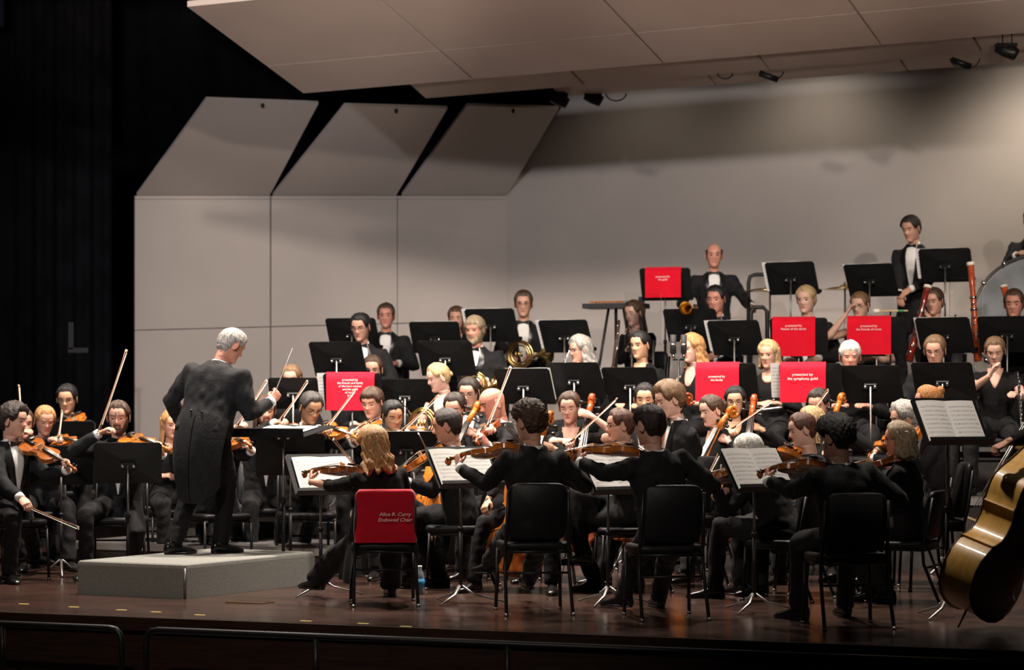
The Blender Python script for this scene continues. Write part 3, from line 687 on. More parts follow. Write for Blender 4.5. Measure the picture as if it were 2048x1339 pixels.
        bb = MB(); bb.grid(hs(B+dr*tk[..., None])[:, ::-1], wrap_u=False); link('beard', bb.mesh('beard', [hairm(beard)], xf=off), root)
    if glasses:
        gb = MB()
        for sx in (-1, 1):
            P = []
            for th in np.linspace(0, 2*math.pi, 15):
                P.append(hs((sx*.033*wide+.0235*math.cos(th), .098-.004*math.cos(th)*sx-.006, .004+.017*math.sin(th))))
            gb.tube(P, .0016, 6)
            gb.tube([hs((sx*.056*wide, .089, .008)), hs((sx*.076*wide, .05, .009)), hs((sx*.080*wide, -.015, .008))], .0016, 6)
        gb.tube([hs((-.0105, .096, .008)), hs((0, .100, .010)), hs((.0105, .096, .008))], .0016, 6)
        link('glasses', gb.mesh('glasses', [M_EBONY], xf=off), root)
    # ---- top garment
    gm = {'tux': M_WOOL, 'tails': M_WOOL2, 'grey': M_GREYJ}.get(outfit, M_KNIT)
    gar = MB(); P = []
    low = -.13 if not stand else (-.06 if outfit == 'tails' else -.22)
    n = 26; th = np.linspace(0, 2*math.pi, n, endpoint=False)
    for z, w, f, b in tt:
        if z < -.1: z = low
        if female and outfit != 'blk' and z > .53: continue
        if z > .56: continue
        sy = np.where(np.cos(th) > 0, f, b)
        P.append(np.stack([np.sign(np.sin(th))*np.abs(np.sin(th))**.85*(w+.006), np.sign(np.cos(th))*np.abs(np.cos(th))**.85*(sy+.006), np.full(n, z*k)], -1))
    P = np.array(P); gar.grid((pel+P@TM.T)[:, ::-1], cap0=True, cap1=True)
    fk = (.86 if female else 1.0)*(1 if outfit in ('tux', 'tails') else .93)*heavy**.5
    for sgn in (-1, 1):
        s_, el, wr, X, Y, Zd = hands[sgn]
        ins = s_+(pel+U*.40*k-s_)*.35
        top_ = s_+U*.012
        if sleeve == 3: gar.tube([ins, top_, s_*.6+el*.4, s_*.15+el*.85, el, el*.8+wr*.2, el*.45+wr*.55, el*.10+wr*.90], [.07*fk, .074*fk, .066*fk, .058*fk, .057*fk, .055*fk, .049*fk, .043*fk], 14)
        elif sleeve == 2: gar.tube([ins, top_, s_*.6+el*.4, el, el*.75+wr*.25], [.07*fk, .072*fk, .062*fk, .054*fk, .052*fk], 14)
        elif sleeve == 1: gar.tube([ins, top_, s_*.6+el*.4, s_*.45+el*.55], [.07*fk, .072*fk, .062*fk, .060*fk], 14)
    V, Fc, Nn = remesh(gar, vox, 4, .5)
    Vt = (V-pel)@TM; calm = 1-.8*sst(.25*k, .33*k, Vt[:, 2])*sst(.0, .05, Vt[:, 1])*sst(.16, .12, np.abs(Vt[:, 0])); V2 = folds(V, Nn, seed, .0042); V = V+(V2-V)*calm[:, None]
    g2 = MB(); g2.add(V, Fc); link({'tux': 'jacket', 'tails': 'tailcoat', 'grey': 'cardigan'}.get(outfit, 'black_top'), g2.mesh('garment', [gm], xf=off), root)
    T3 = np.array(tt)
    def chest(x, z, lift):
        hw = np.interp(z, T3[:, 0], T3[:, 1])+.006; f = np.interp(z, T3[:, 0], T3[:, 2])+.006
        return np.array([x, f*max(.05, 1-abs(x/hw)**2.4)**.5+lift, z*k])
    if outfit in ('tux', 'tails'):
        zs = np.linspace(.545, .10, 14); P = np.zeros((14, 9, 3)); n1 = 9
        for i, z in enumerate(zs):
            w = np.interp(z, [.10, .30, .46, .53, .545], [.004, .042, .062, .054, .050])
            for j in range(n1): u = 2*j/(n1-1)-1; P[i, j] = chest(u*w, z, .007-.010*abs(u)**6)
        sb = MB(); sb.grid(pel+P@TM.T, wrap_u=False, flip=True); P2 = P-np.array([0, .02, 0]); sb.grid(pel+P2@TM.T, wrap_u=False)
        col = []
        for rr, z in ((.060, .530), (.0585, .572)):
            col.append([(rr*1.02*math.sin(a), (.052 if math.cos(a) > 0 else .080)*math.cos(a)-.006, (z-.022*sst(.3, -.4, math.cos(a)))*k) for a in np.linspace(0, 2*math.pi, 24, endpoint=False)])
        col += [[(x*.96, y*.96, z) for x, y, z in col[1]]]
        sb.grid((pel+np.array(col)@TM.T)[:, ::-1]); link('shirt', sb.mesh('shirt', [M_SHIRT], xf=off), root)
        for sgn in (-1, 1):                                          # lapels
            P = np.zeros((12, 4, 3)); zs = np.linspace(.535, .10, 12)
            for i, z in enumerate(zs):
                w = np.interp(z, [.10, .30, .46, .53, .545], [.004, .042, .060, .054, .050]); wo = np.interp(z, [.10, .25, .42, .47, .54], [.012, .075, .115, .10, .066])
                for j in range(4): u = j/3; P[i, j] = chest(sgn*(w+(wo-w)*u), z, .010-.006*(u-.4)**2)
            lb = MB(); lb.grid(pel+P@TM.T, wrap_u=False, flip=sgn > 0); P2 = P-np.array([0, .012, 0]); lb.grid(pel+P2@TM.T, wrap_u=False, flip=sgn < 0); link('lapel', fixn(lb.mesh('lapel', [M_SATIN], xf=off)), root)
        bt = MB(); c = chest(0, .535, .018)
        bt.box(c, (.016, .014, .018), bev=.003)
        for sx in (-1, 1):
            bt.add(c+np.array([(0, .004, .006), (sx*.052, .0, .02), (sx*.052, .0, -.02), (0, .004, -.006), (0, -.006, .006), (sx*.05, -.012, .02), (sx*.05, -.012, -.02), (0, -.006, -.006)]), [(0, 1, 2, 3), (7, 6, 5, 4), (0, 4, 5, 1), (1, 5, 6, 2), (2, 6, 7, 3)])
        link('bow_tie', fixn(bt.mesh('bow_tie', [M_SATIN], smooth=False, xf=lambda V: off(pel+V@TM.T))), root)
        if cuffs:
            for sgn in (-1, 1):
                s_, el, wr, X, Y, Zd = hands[sgn]; cb = MB(); e1 = el*.13+wr*.87; e2 = wr+Y*.004
                cb.tube([e1, e2], [.039*fk, .036*fk], 14); link('cuff', cb.mesh('cuff', [M_SHIRT], xf=off), root)
    if outfit == 'tails':
        for sgn in (-1, 1):
            n1, n2 = 14, 18; P = np.zeros((n2, n1, 3))
            for i in range(n2):
                f_ = i/(n2-1); z = .07-.62*f_
                for j in range(n1):
                    u = j/(n1-1); wdt = .215*(1-.18*f_**1.5); x = sgn*(.004+u*wdt); bk = .172+.035*math.sin(f_*2.2)-.13*u**2.2*(1-.3*f_)
                    P[i, j] = (x, -bk-.012*math.sin(u*9+f_*2)*f_, z+.12*f_**2*u**3)
            TV = np.stack([Rt, F, Z], 1); wv = np.linspace(0, 1, n2)[:, None, None]**.5; Q = pel+(P@TM.T)*(1-wv)+(P@TV.T)*wv; Q2 = Q+F*.012
            tb = MB(); tb.grid(Q, wrap_u=False, flip=sgn < 0); tb.grid(Q2, wrap_u=False, flip=sgn > 0)
            link('coat_tail', fixn(tb.mesh('coat_tail', [gm], xf=off)), root)
            bb = MB(); bb.ball(tx((sgn*.045, -.180, .075)), (.010,)*3, 10, 7); link('button', bb.mesh('button', [M_SATIN], xf=off), root)
    # ---- legs
    footz = riser
    if legs:
        lg = MB(); P = []
        for z, w, f, b in ((-.10, .15, .10, .12), (-.05, .172, .122, .135), (.03, .172, .120, .125), (.12, .155, .108, .100)):
            w *= (.95 if female else 1)*heavy
            P.append(np.stack([np.sin(th)*w, np.where(np.cos(th) > 0, np.cos(th)*f, np.cos(th)*b), np.full(n, z)], -1))
        TML = TM if not stand else np.stack([Rt, F, Z], 1)
        lg.grid((pel+np.array(P)@TML.T)[:, ::-1], cap0=True, cap1=True)
        for i, sgn in enumerate((-1, 1)):
            hip = pel+Rt*sgn*.088-Z*.01
            if feet is not None and feet[i] is not None: ft = np.array(feet[i], float)
            elif stand: ft = np.array([pel[0], pel[1], footz])+Rt*sgn*.12+F*.02
            else: ft = np.array([pel[0], pel[1], footz])+F*(.46+.05*math.sin(seed+sgn))+Rt*sgn*.17
            ft[2] = max(ft[2], footz); ank = ft+Z*.085
            if stand: l1, l2 = .45, .44; hint = F
            else: l1, l2 = .43, .425; hint = F*.35+Z*1.0+Rt*sgn*.1
            kn, ank2 = ik(hip, ank, l1, l2, hint)
            hr_ = heavy**.5
            fl = 1.25 if dress else 1.0
            lg.tube([hip, hip*.6+kn*.4, hip*.15+kn*.85, kn, kn*.85+ank2*.15, kn*.5+ank2*.5, kn*.0+ank2*1.0-Z*.015], [.095*hr_, .089*hr_, .074*hr_, .068*hr_, .066*fl*hr_, .062*fl*hr_, .060*fl*hr_], 14)
            dr = nrm(F*.9+Rt*sgn*.28) if not (feet is not None and len(feet) > 2) else nrm(feet[2])
            sb = MB(); P = []
            for y, w, h, zz in ((-.075, .018, .028, .030), (-.065, .030, .045, .045), (-.02, .034, .052, .052), (.04, .038, .040, .040), (.10, .045, .028, .028), (.15, .042, .022, .022), (.185, .028, .016, .017), (.20, .010, .009, .012)):
                P.append([(w*math.cos(a), y, max(0, zz+h*math.sin(a))) for a in np.linspace(0, 2*math.pi, 12, endpoint=False)])
            rx = rightof(dr); MS = np.stack([rx, dr, Z], 1); fo = ank2-Z*.085
            sb.grid(fo+np.array(P)@MS.T, cap0=True, cap1=True, flip=True)
            sc_ = MB()
            sb.tube([fo+Z*.05-dr*.02, fo+Z*.12-dr*.02], [.036, .034], 10)
            shoe = link('shoe', fixn(sb.mesh('shoe', [M_SHOE], xf=off)), root)
            so = MB(); P = [[(w*math.cos(a), y+l*math.sin(a), z_) for a in np.linspace(0, 2*math.pi, 16, endpoint=False)] for (w, l, y, z_) in ((.044, .138, .062, .0), (.046, .14, .062, .014))]
            so.grid(fo+np.array(P)@MS.T, cap0=True, cap1=True, flip=True); so_o = link('sole', fixn(so.mesh('sole', [M_EBONY], xf=off)), shoe)
        V, Fc, Nn = remesh(lg, vox*1.08, 3, .5); V = folds(V, Nn, seed+5, .0045, .11)
        g2 = MB(); g2.add(V, Fc); link('trousers', g2.mesh('trousers', [M_TROU], xf=off), root)
    info = dict(pel=pel, F=F, Rt=Rt, U=U, head=hc_w, piv=piv, sh=sh, hands=hands, riser=riser, who=who, k=k, d=d, yaw=yaw, TM=TM, HM=HM, tl0=tl0, tl=tl)
    PEOPLE[key] = info; info['root'] = root; info['O'] = O
    if not stand and chair:
        cy = yaw if cchair is None else cchair
        Fc_ = yawdir(cy); M = frame(rightof(Fc_), Fc_, Z, np.array([pel[0], pel[1], riser])+Fc_*.03+Z*0)
        zs = (pel[2]-.085-riser)/.47
        for r_ in range(3): M[r_][2] = M[r_][2]*max(.9, min(1.18, zs))
        CHAIR.place('orchestra_chair', M, 'black padded orchestra chair under '+who, 'chair', 'orchestra chairs')
    return info

# ------------------------------------------------------------------ chair
CHAIR = Kit()
def build_chair():
    mb = MB(); ns = 28; P = []
    for z, s in ((.415, .93), (.422, 1), (.45, 1.01), (.463, .98), (.468, .90)):
        ring = []
        for a in np.linspace(0, 2*math.pi, ns, endpoint=False):
            c, s_ = math.cos(a), math.sin(a); ring.append((np.sign(c)*abs(c)**.35*.225*s, np.sign(s_)*abs(s_)**.35*.215*s+.0, z-.012*(s_*.5+.5)*0))
        P.append(ring)
    mb.grid(np.array(P), cap0=True, cap1=True); CHAIR.add('seat', mb.mesh('seat', M_VINYL))
    # backrest: rounded slab, slightly curved, leaning back
    def back(zc, h, w, t, yb, rnd):
        nb = 40; pts = []
        for a in np.linspace(0, 2*math.pi, nb, endpoint=False):
            c, s_ = math.cos(a), math.sin(a); pts.append((np.sign(c)*abs(c)**rnd*w, np.sign(s_)*abs(s_)**rnd*h))
        P = []
        for y, sc in ((0, .955), (.012, 1), (t-.012, 1), (t, .955)):
            ring = []
            for x, z in pts:
                zz = zc+z*sc; ring.append((x*sc, yb-(zz-.45)*.16+y+.10*x*x/.2*.5, zz))
            P.append(ring)
        mb = MB(); mb.grid(np.array(P), cap0=True, cap1=True, flip=True); return mb
    CHAIR.add('backrest', fixn(back(.665, .185, .190, .045, -.215, .30).mesh('backrest', M_VINYL)))
    fr = MB(); fr.tube([(-.20, -.20, .405), (-.20, .19, .405), (.20, .19, .405), (.20, -.20, .405), (-.20, -.20, .405)], .0105, 8); CHAIR.add('seat_frame', fr.mesh('seat_frame', M_BLACKM))
    for sx in (-1, 1):
        mb = MB(); mb.tube([(sx*.205, .18, .41), (sx*.215, .20, .0)], .0115, 10); i = CHAIR.add('leg', mb.mesh('leg', M_BLACKM))
        g = MB(); g.tube([(sx*.215, .20, .0), (sx*.2148, .2, .018)], .0145, 10); CHAIR.add('glide', g.mesh('glide', M_STEEL), i)
        mb = MB(); mb.tube([(sx*.195, -.262, .80), (sx*.20, -.225, .56), (sx*.205, -.19, .43), (sx*.208, -.20, .30), (sx*.215, -.315, .0)], .0115, 10); i = CHAIR.add('leg', mb.mesh('leg', M_BLACKM))
        g = MB(); g.tube([(sx*.215, -.315, .0), (sx*.2148, -.31, .018)], .0145, 10); CHAIR.add('glide', g.mesh('glide', M_STEEL), i)
    mb = MB(); mb.tube([(-.2, -.205, .27), (.2, -.205, .27)], .008, 8); CHAIR.add('stretcher', mb.mesh('stretcher', M_BLACKM))
build_chair()
# ------------------------------------------------------------------ string instruments
OUT_V = [(0, 0.0), (.006, .09), (.03, .17), (.07, .232), (.13, .275), (.2, .291), (.27, .285), (.33, .258), (.365, .240), (.375, .252), (.39, .225), (.42, .185), (.47, .160), (.53, .153), (.58, .160), (.62, .178), (.645, .205), (.655, .214), (.665, .203), (.70, .212), (.76, .229), (.82, .235), (.88, .222), (.93, .188), (.965, .140), (.988, .08), (1.0, .03)]
OUT_B = [(0, 0.0), (.006, .09), (.03, .18), (.07, .24), (.13, .285), (.2, .305), (.27, .30), (.33, .27), (.365, .245), (.375, .255), (.39, .225), (.43, .18), (.48, .162), (.53, .160), (.57, .170), (.60, .190), (.615, .205), (.63, .20), (.67, .212), (.72, .222), (.77, .218), (.83, .18), (.89, .125), (.95, .075), (1.0, .04)]
def fiddle(Lb, rib, varn, out=OUT_V, arch=.045, endpin=0.0, nk=.37, chin=True, ribm=None, backm=None):
    kit = Kit(); L = Lb
    half = [(w*L, y*L) for y, w in out]
    poly = half+[(-x, y) for x, y in half[::-1][0:-1]]
    poly = [(x, y) for x, y in poly]; n = len(poly); A = np.array(poly)
    rb = rib*L; ov = 1.0
    def plate(z0, sgn, th):
        mb = MB(); rings = []
        for s, h in ((1.0, 0), (1.0, th), (.93, th*1.1), (.8, th+arch*L*.25), (.55, th+arch*L*.45), (.25, th+arch*L*.53)):
            c = np.array([0, .48*L]); B = (A-c)*np.array([s, s if s > .9 else .96*s+.04*s])+c
            rings.append(np.column_stack([B, np.full(n, z0+sgn*h)]))
        mb.grid(np.array(rings), cap0=True, cap1=True); return fixn(mb.mesh('plate', varn if backm is None else backm))
    kit.add('top_plate', plate(rb, 1, .006*L) if backm is None else plate(rb, 1, .006*L)); kit.add('back_plate', plate(0, -1, .006*L))
    c = np.array([0, .49*L]); B = (A-c)*.975+c
    mb = MB(); mb.grid(np.array([np.column_stack([B, np.full(n, -.001*L)]), np.column_stack([B, np.full(n, rb*.5)]), np.column_stack([B, np.full(n, rb+.001*L)])])); kit.add('ribs', autosmooth(fixn(mb.mesh('ribs', ribm or varn)), 50))
    zt = rb+.006*L+arch*L*.5; zn = rb+.012*L; e = 1+nk
    mb = MB(); P = []
    for y, w, z0, z1 in ((.97, .048, zn-.075*L, zn+.03*L), (1.03, .040, zn-.035*L, zn+.03*L), (1.15, .036, zn-.022*L, zn+.022*L), (e, .034, zn-.026*L, zn+.012*L)):
        P.append([(-w*L, y*L, z1), (-w*L*.8, y*L, (z0+z1)/2), (0, y*L, z0), (w*L*.8, y*L, (z0+z1)/2), (w*L, y*L, z1)])
    mb.grid(np.array(P), cap0=True, cap1=True); kit.add('neck', fixn(mb.mesh('neck', varn)))
    mb = MB(); P = []
    for y, w, z in ((.62, .058, zt+.045*L), (1.0, .045, zn+.05*L), (e, .034, zn+.022*L)): P.append([(-w*L, y*L, z-.012*L), (-w*L*.7, y*L, z+.004*L), (0, y*L, z+.010*L), (w*L*.7, y*L, z+.004*L), (w*L, y*L, z-.012*L)])
    mb.grid(np.array(P), cap0=True, cap1=True); kit.add('fingerboard', fixn(mb.mesh('fingerboard', M_EBONY)))
    # peg box and scroll
    mb = MB(); mb.tube([(0, e*L, zn-.005*L), (0, (e+.10)*L, zn-.020*L), (0, (e+.19)*L, zn-.045*L)], [.034*L, .032*L, .028*L], 8, flat=1.1)
    c0 = np.array([0, (e+.225)*L, zn-.072*L]); pts = []; rad = []
    for i in range(40):
        f_ = i/39; a = -.6+f_*2*math.pi*1.65; r = L*(.062-.044*f_); pts.append(c0+np.array([0, math.cos(a+2.2)*r*-1*-1, math.sin(a+2.2)*r*-1])); rad.append(L*(.020-.009*f_))
    mb.tube(pts, [r*1.0 for r in rad], 8, flat=1.0, up=(1, 0, 0))
    mb.tube([c0-np.array([.040*L, 0, 0]), c0+np.array([.040*L, 0, 0])], .017*L, 10)
    V0 = mb.verts()
    for q in range(1, len(mb.v)-1):
        mb.v[q] = mb.v[q]*1.0; mb.v[q][:, 0] *= 1.9
    si = kit.add('scroll', mb.mesh('scroll', varn))
    for i, (y, sx) in enumerate(((.05, 1), (.085, -1), (.125, 1), (.165, -1))):
        yy = (e+y)*L; zz = zn-.018*L-.1*y*L; pb = MB(); pb.tube([(-sx*.045*L, yy, zz), (sx*.075*L, yy, zz), (sx*.08*L, yy, zz), (sx*.115*L, yy, zz)], [.008*L, .010*L, .017*L, .019*L], 8, flat=.7); kit.add('peg', pb.mesh('peg', M_EBONY), si)
    mb = MB(); mb.box((0, .5*L, zt+.045*L), (.115*L, .012*L, .10*L)); kit.add('bridge', mb.mesh('bridge', M_MAPLE, False))
    mb = MB(); P = []
    for y, w, z in ((.02, .03, rb+.05*L), (.2, .045, zt+.035*L), (.33, .06, zt+.05*L)): P.append([(-w*L, y*L, z-.01*L), (0, y*L, z+.012*L), (w*L, y*L, z-.01*L)])
    mb.grid(np.array(P), cap0=True, cap1=True); kit.add('tailpiece', fixn(mb.mesh('tailpiece', M_EBONY)))
    for i, x in enumerate((-.045, -.015, .015, .045)):
        mb = MB(); mb.tube([(x*L, .33*L, zt+.055*L), (x*L, .5*L, zt+.099*L), (x*.55*L, e*L, zn+.034*L)], .0025*L, 5); kit.add('string', mb.mesh('string', M_STRING))
    for sx in (-1, 1):
        mb = MB(); P = [(sx*.075, .62), (sx*.062, .605), (sx*.068, .57), (sx*.092, .51), (sx*.115, .45), (sx*.122, .415), (sx*.106, .40)]
        mb.tube([(x*L, y*L, rb+.006*L+arch*L*.40+(.02*L*(abs(x) < .09))) for x, y in P], [.006*L, .007*L, .006*L, .007*L, .006*L, .007*L, .006*L], 6, flat=1.0); kit.add('f_hole', mb.mesh('f_hole', M_EBONY))
    if chin:
        mb = MB(); mb.ball((-.13*L, .075*L, rb+.055*L), (.10*L, .075*L, .022*L), 14, 8); kit.add('chin_rest', mb.mesh('chin_rest', M_EBONY))
    if endpin:
        mb = MB(); mb.tube([(0, .02*L, rb*.5), (0, -endpin, rb*.5)], [.008*L, .005*L], 8); kit.add('end_pin', mb.mesh('end_pin', M_STEEL))
    return kit
VL = .362
VIOLIN = {'orange': fiddle(VL, .088, V_ORANGE), 'brown': fiddle(VL, .088, V_BROWN), 'red': fiddle(VL, .088, V_RED)}
CL = .755
CELLO = {'orange': fiddle(CL, .155, V_ORANGE, chin=False, endpin=.30), 'brown': fiddle(CL, .155, V_BROWN, chin=False, endpin=.30), 'red': fiddle(CL, .155, V_RED, chin=False, endpin=.30)}
BOWK = Kit()
def build_bow():
    mb = MB(); pts = []; rad = []
    for i in range(12): f_ = i/11; pts.append((0, .74*f_, .014-.018*math.sin(f_*math.pi)*.55)); rad.append(.0046-.0018*f_)
    mb.tube(pts, rad, 8); BOWK.add('stick', mb.mesh('stick', M_STICK))
    mb = MB(); mb.box((0, .40, -.0075), (.0095, .66, .0022)); BOWK.add('hair_ribbon', mb.mesh('hair_ribbon', M_HORSEH, False))
    mb = MB(); mb.box((0, .055, .001), (.013, .05, .020), bev=.003); BOWK.add('frog', mb.mesh('frog', M_EBONY, False))
    mb = MB(); mb.add([(-.004, .722, .013), (.004, .722, .013), (.004, .742, -.009), (-.004, .742, -.009), (-.004, .748, .013), (.004, .748, .013), (.004, .752, -.009), (-.004, .752, -.009)], [(0, 1, 2, 3), (7, 6, 5, 4), (0, 4, 5, 1), (2, 6, 7, 3), (1, 5, 6, 2), (0, 3, 7, 4)]); BOWK.add('tip', fixn(mb.mesh('tip', M_IVORY, False)))
    mb = MB(); mb.tube([(0, -.012, .014), (0, .0, .014)], .0055, 8); BOWK.add('screw', mb.mesh('screw', M_SILVER))
build_bow()
def place_bow(frog, tip, who, kind='violin', hairdir=(0, 0, -1)):
    A = nrm(tip-frog); N = -np.asarray(hairdir, float); N = nrm(N-A*np.dot(N, A)); S = np.cross(A, N)
    BOWK.place('bow', frame(S, A, N, frog), 'wooden %s bow of ' % kind+who, 'bow', 'string players\' bows')
def bow_pts(fpx, tpx, d, sign=1, L=.74):
    f = W(*fpx, d); t = W(*tpx, d); v = t-f; l2 = np.linalg.norm(v)
    dy = math.sqrt(max(0, L*L-l2*l2))*sign
    if l2 < L: f = f-np.array([0, dy/2, 0]); t = t+np.array([0, dy/2, 0]); f = W(*fpx, f[1]); t = W(*tpx, t[1])
    else:
        t = f+v*(L/l2)
    return f, t
def violin_axis(tail, spx, sign, L=.60):
    d = tail[1]; best = None
    for k in range(12):
        s = W(*spx, d); v = s-tail; h = math.hypot(v[0], v[2]); dy = math.sqrt(max(0, L*L-h*h))*sign; d = tail[1]+dy*.999
    s = W(*spx, d); return nrm(s-tail)
def player(key, px, top, d, yaw, who, label, scroll=None, sign=-1, bow=None, bsign=1, vcol='orange', roll=25, lift=0.0, tailoff=None, plab=None, **kw):
    """a violin or viola player: works out where the instrument, both hands and the bow go, then builds the person"""
    F = yawdir(yaw); Rt = rightof(F); Z = np.array([0, 0, 1.0]); hc = W(px, top, d)-Z*.142
    to = tailoff if tailoff is not None else (-.055, .055, -.150)
    tail = hc+Rt*to[0]+F*to[1]+Z*(to[2]+lift)
    A = violin_axis(tail, scroll, sign)
    N = Z-A*np.dot(Z, A); N = nrm(N); S = np.cross(A, N); c, s = math.cos(R(roll)), math.sin(R(roll))
    # tip the top plate towards the bow arm
    side = S if np.dot(S, Rt) > 0 else -S
    N2 = nrm(N*c+side*s); S2 = np.cross(A, N2)
    lh = tail+A*.455+N2*(-.012)
    fwd = A-Z*np.dot(A, Z)
    kw.setdefault('lgrip', 'grip'); kw.setdefault('rgrip', 'bow')
    kw.setdefault('lfd', N2*.9-S2*0+side*.5); kw.setdefault('ldo', A*.5-side*.9)
    kw.setdefault('lel', -Z*1.0+F*.25+side*.15)
    fr = None
    if bow: 
        fr, tp = bow_pts(bow[0], bow[1], (tail+A*.18)[1] if len(bow) < 3 else bow[2], bsign)
        kw.setdefault('rh', fr+nrm(tp-fr)*.04); kw.setdefault('rdo', Z*.8+Rt*.5)
        kw.setdefault('rel', -Z*.7+Rt*1.0-F*.1)
    kw.setdefault('lh', lh); inf = person(key, px, top, d, yaw, who, label, **kw)
    VIOLIN[vcol].place('violin', frame(S2, A, N2, tail-N2*.035), {'orange': 'glossy orange', 'brown': 'dark brown', 'red': 'reddish'}[vcol]+' violin held by '+who, 'violin', 'violins and violas')
    if bow: place_bow(fr, tp, who, 'violin', hairdir=-N2)
    return inf
def cellist(key, px, top, d, yaw, who, label, scroll, sdepth=None, bow=None, bsign=1, vcol='orange', zlow=.33, fwd=.42, lat_=-.02, **kw):
    F = yawdir(yaw); Rt = rightof(F); Z = np.array([0, 0, 1.0]); hc = W(px, top, d)-Z*.142; ris = kw.get('riser', 0)
    sc = W(*scroll, sdepth if sdepth else (hc-Rt*.12+F*.02)[1])
    lean = kw.get('lean', 4); pel = hc-F*math.sin(R(lean))*.7
    bot = np.array([pel[0], pel[1], 0])+F*fwd+Rt*lat_; v = sc-bot; TL = CL*1.60
    h = math.hypot(v[0], v[1]); zz = math.sqrt(max(.1, TL*TL-h*h)); bot[2] = sc[2]-zz; A = nrm(sc-bot)
    N = nrm(F-A*np.dot(F, A)); S = np.cross(A, N)
    lh = bot+A*CL*1.28-S*.0+N*.02
    kw.setdefault('lgrip', 'grip'); kw.setdefault('rgrip', 'bow'); kw.setdefault('lfd', N*.4+Rt*.9); kw.setdefault('ldo', N*1.0+Z*.3-Rt*.2); kw.setdefault('lel', -Rt*1.0-Z*.55)
    if bow:
        fr, tp = bow_pts(bow[0], bow[1], (bot+A*CL*.5+N*.2)[1] if len(bow) < 3 else bow[2], bsign, .72); kw.setdefault('rh', fr+nrm(tp-fr)*.04)
        kw.setdefault('rel', Rt*1.0-Z*.5)
    else: kw.setdefault('rh', bot+A*CL*.5+N*.22+Rt*.26)
    kw.setdefault('feet', (np.array([pel[0], pel[1], ris])+F*.46-Rt*.30, np.array([pel[0], pel[1], ris])+F*.46+Rt*.30))
    kw.setdefault('lh', lh); inf = person(key, px, top, d, yaw, who, label, **kw)
    CELLO[vcol].place('cello', frame(S, A, N, bot-N*.06), {'orange': 'orange', 'brown': 'dark brown', 'red': 'reddish'}[vcol]+' cello played by '+who, 'cello', 'cellos')
    if bow: place_bow(fr, tp, who, 'cello', hairdir=-N)
    return inf
# ------------------------------------------------------------------ music stands, sheet music, banners
def desk_meshes():
    w, h, e = .255, .17, .012
    mb = MB()
    cxs = [(-w, -h), (-w+.0, h-.02), (-w+.02, h), (w-.02, h), (w, h-.02), (w, -h)]
    n = len(cxs); fr = [(x, y, .003) for x, y in cxs]; bk = [(x, y, -.003) for x, y in cxs]
    V = fr+bk; F = [tuple(range(n))[::-1], ]
    # pressed back: four facets rising to a raised centre plate
    V += [(-.06, -.05, -.020), (-.06, .05, -.020), (.06, .05, -.020), (.06, -.05, -.020)]
    F += [(12, 13, 14, 15)]
    F += [(6, 7, 13, 12), (7, 8, 13), (8, 9, 14, 13), (9, 10, 14), (10, 11, 15, 14), (11, 6, 12, 15)]
    for i in range(n): F.append((i, (i+1) % n, n+(i+1) % n, n+i))
    mb.add(V, F); desk = fixn(mb.mesh('desk', M_DESK, False))
    mb = MB(); mb.box((0, -h+.0, .030), (2*w, .004, .062)); mb.box((0, -h+.011, .061), (2*w, .024, .004)); shelf = mb.mesh('shelf', M_DESK, False)
    mb = MB(); mb.box((0, -.005, -.032), (.11, .05, .022), bev=.004); br = mb.mesh('bracket', M_BLACKM, False)
    ks = []
    for sx in (-1, 1):
        mb = MB(); mb.tube([(sx*.042, -.002, -.036), (sx*.042, -.002, -.052), (sx*.042, -.002, -.060)], [.013, .015, .009], 12); ks.append(mb.mesh('knob', M_CHROME))
    return desk, shelf, br, ks
DESK, SHELF, BRK, KNOBS = desk_meshes()
STANDS = {}
def stand(key, px, py, d, face, who, tilt=30, zf=0.0, sc=1.0, polex=0.0, legyaw=None, hseg=True, label=None):
    c = W(px, py, d); F = yawdir(face); Z = np.array([0, 0, 1.0])
    N = nrm(F*math.cos(R(tilt))+Z*math.sin(R(tilt))); Up = nrm(Z*math.cos(R(tilt))-F*math.sin(R(tilt))); S = np.cross(Up, N)
    piv = c-N*.035
    base = np.array([piv[0], piv[1], zf])
    root = empty('music_stand', tuple(base)); tag(root, label or 'black metal music stand '+who, 'music stand', 'orchestra music stands')
    dk = link('desk', DESK, root, M=frame(S*sc, Up*sc, N, c-base))
    link('shelf', SHELF, dk)
    link('bracket', BRK, root, M=frame(S, Up, N, c-base))
    for kq in KNOBS: link('knob', kq, root, M=frame(S, Up, N, c-base))
    H = piv[2]-zf
    mb = MB(); mb.tube([(0, 0, .10), (0, 0, H*.55)], .0135, 10); link('pole', mb.mesh('pole', M_BLACKM), root)
    mb = MB(); mb.tube([(0, 0, H*.50), (0, 0, H)], .009, 10); link('inner_pole', mb.mesh('inner_pole', M_STEEL if hseg else M_BLACKM), root)
    mb = MB(); mb.tube([(0, 0, H*.545), (0, 0, H*.575)], .019, 10); link('collar', mb.mesh('collar', M_BLACKM), root)
    ly = face+180 if legyaw is None else legyaw
    for a in (0, 120, 240):
        D = yawdir(ly+a); mb = MB(); mb.tube([(0, 0, .125), tuple(D*.09+Z*.06), tuple(D*.30+Z*.008)], [.012, .011, .008], 8, flat=.7); link('leg', mb.mesh('leg', M_STEEL if hseg else M_BLACKM), root)
    STANDS[key] = (c, S, Up, N, sc)
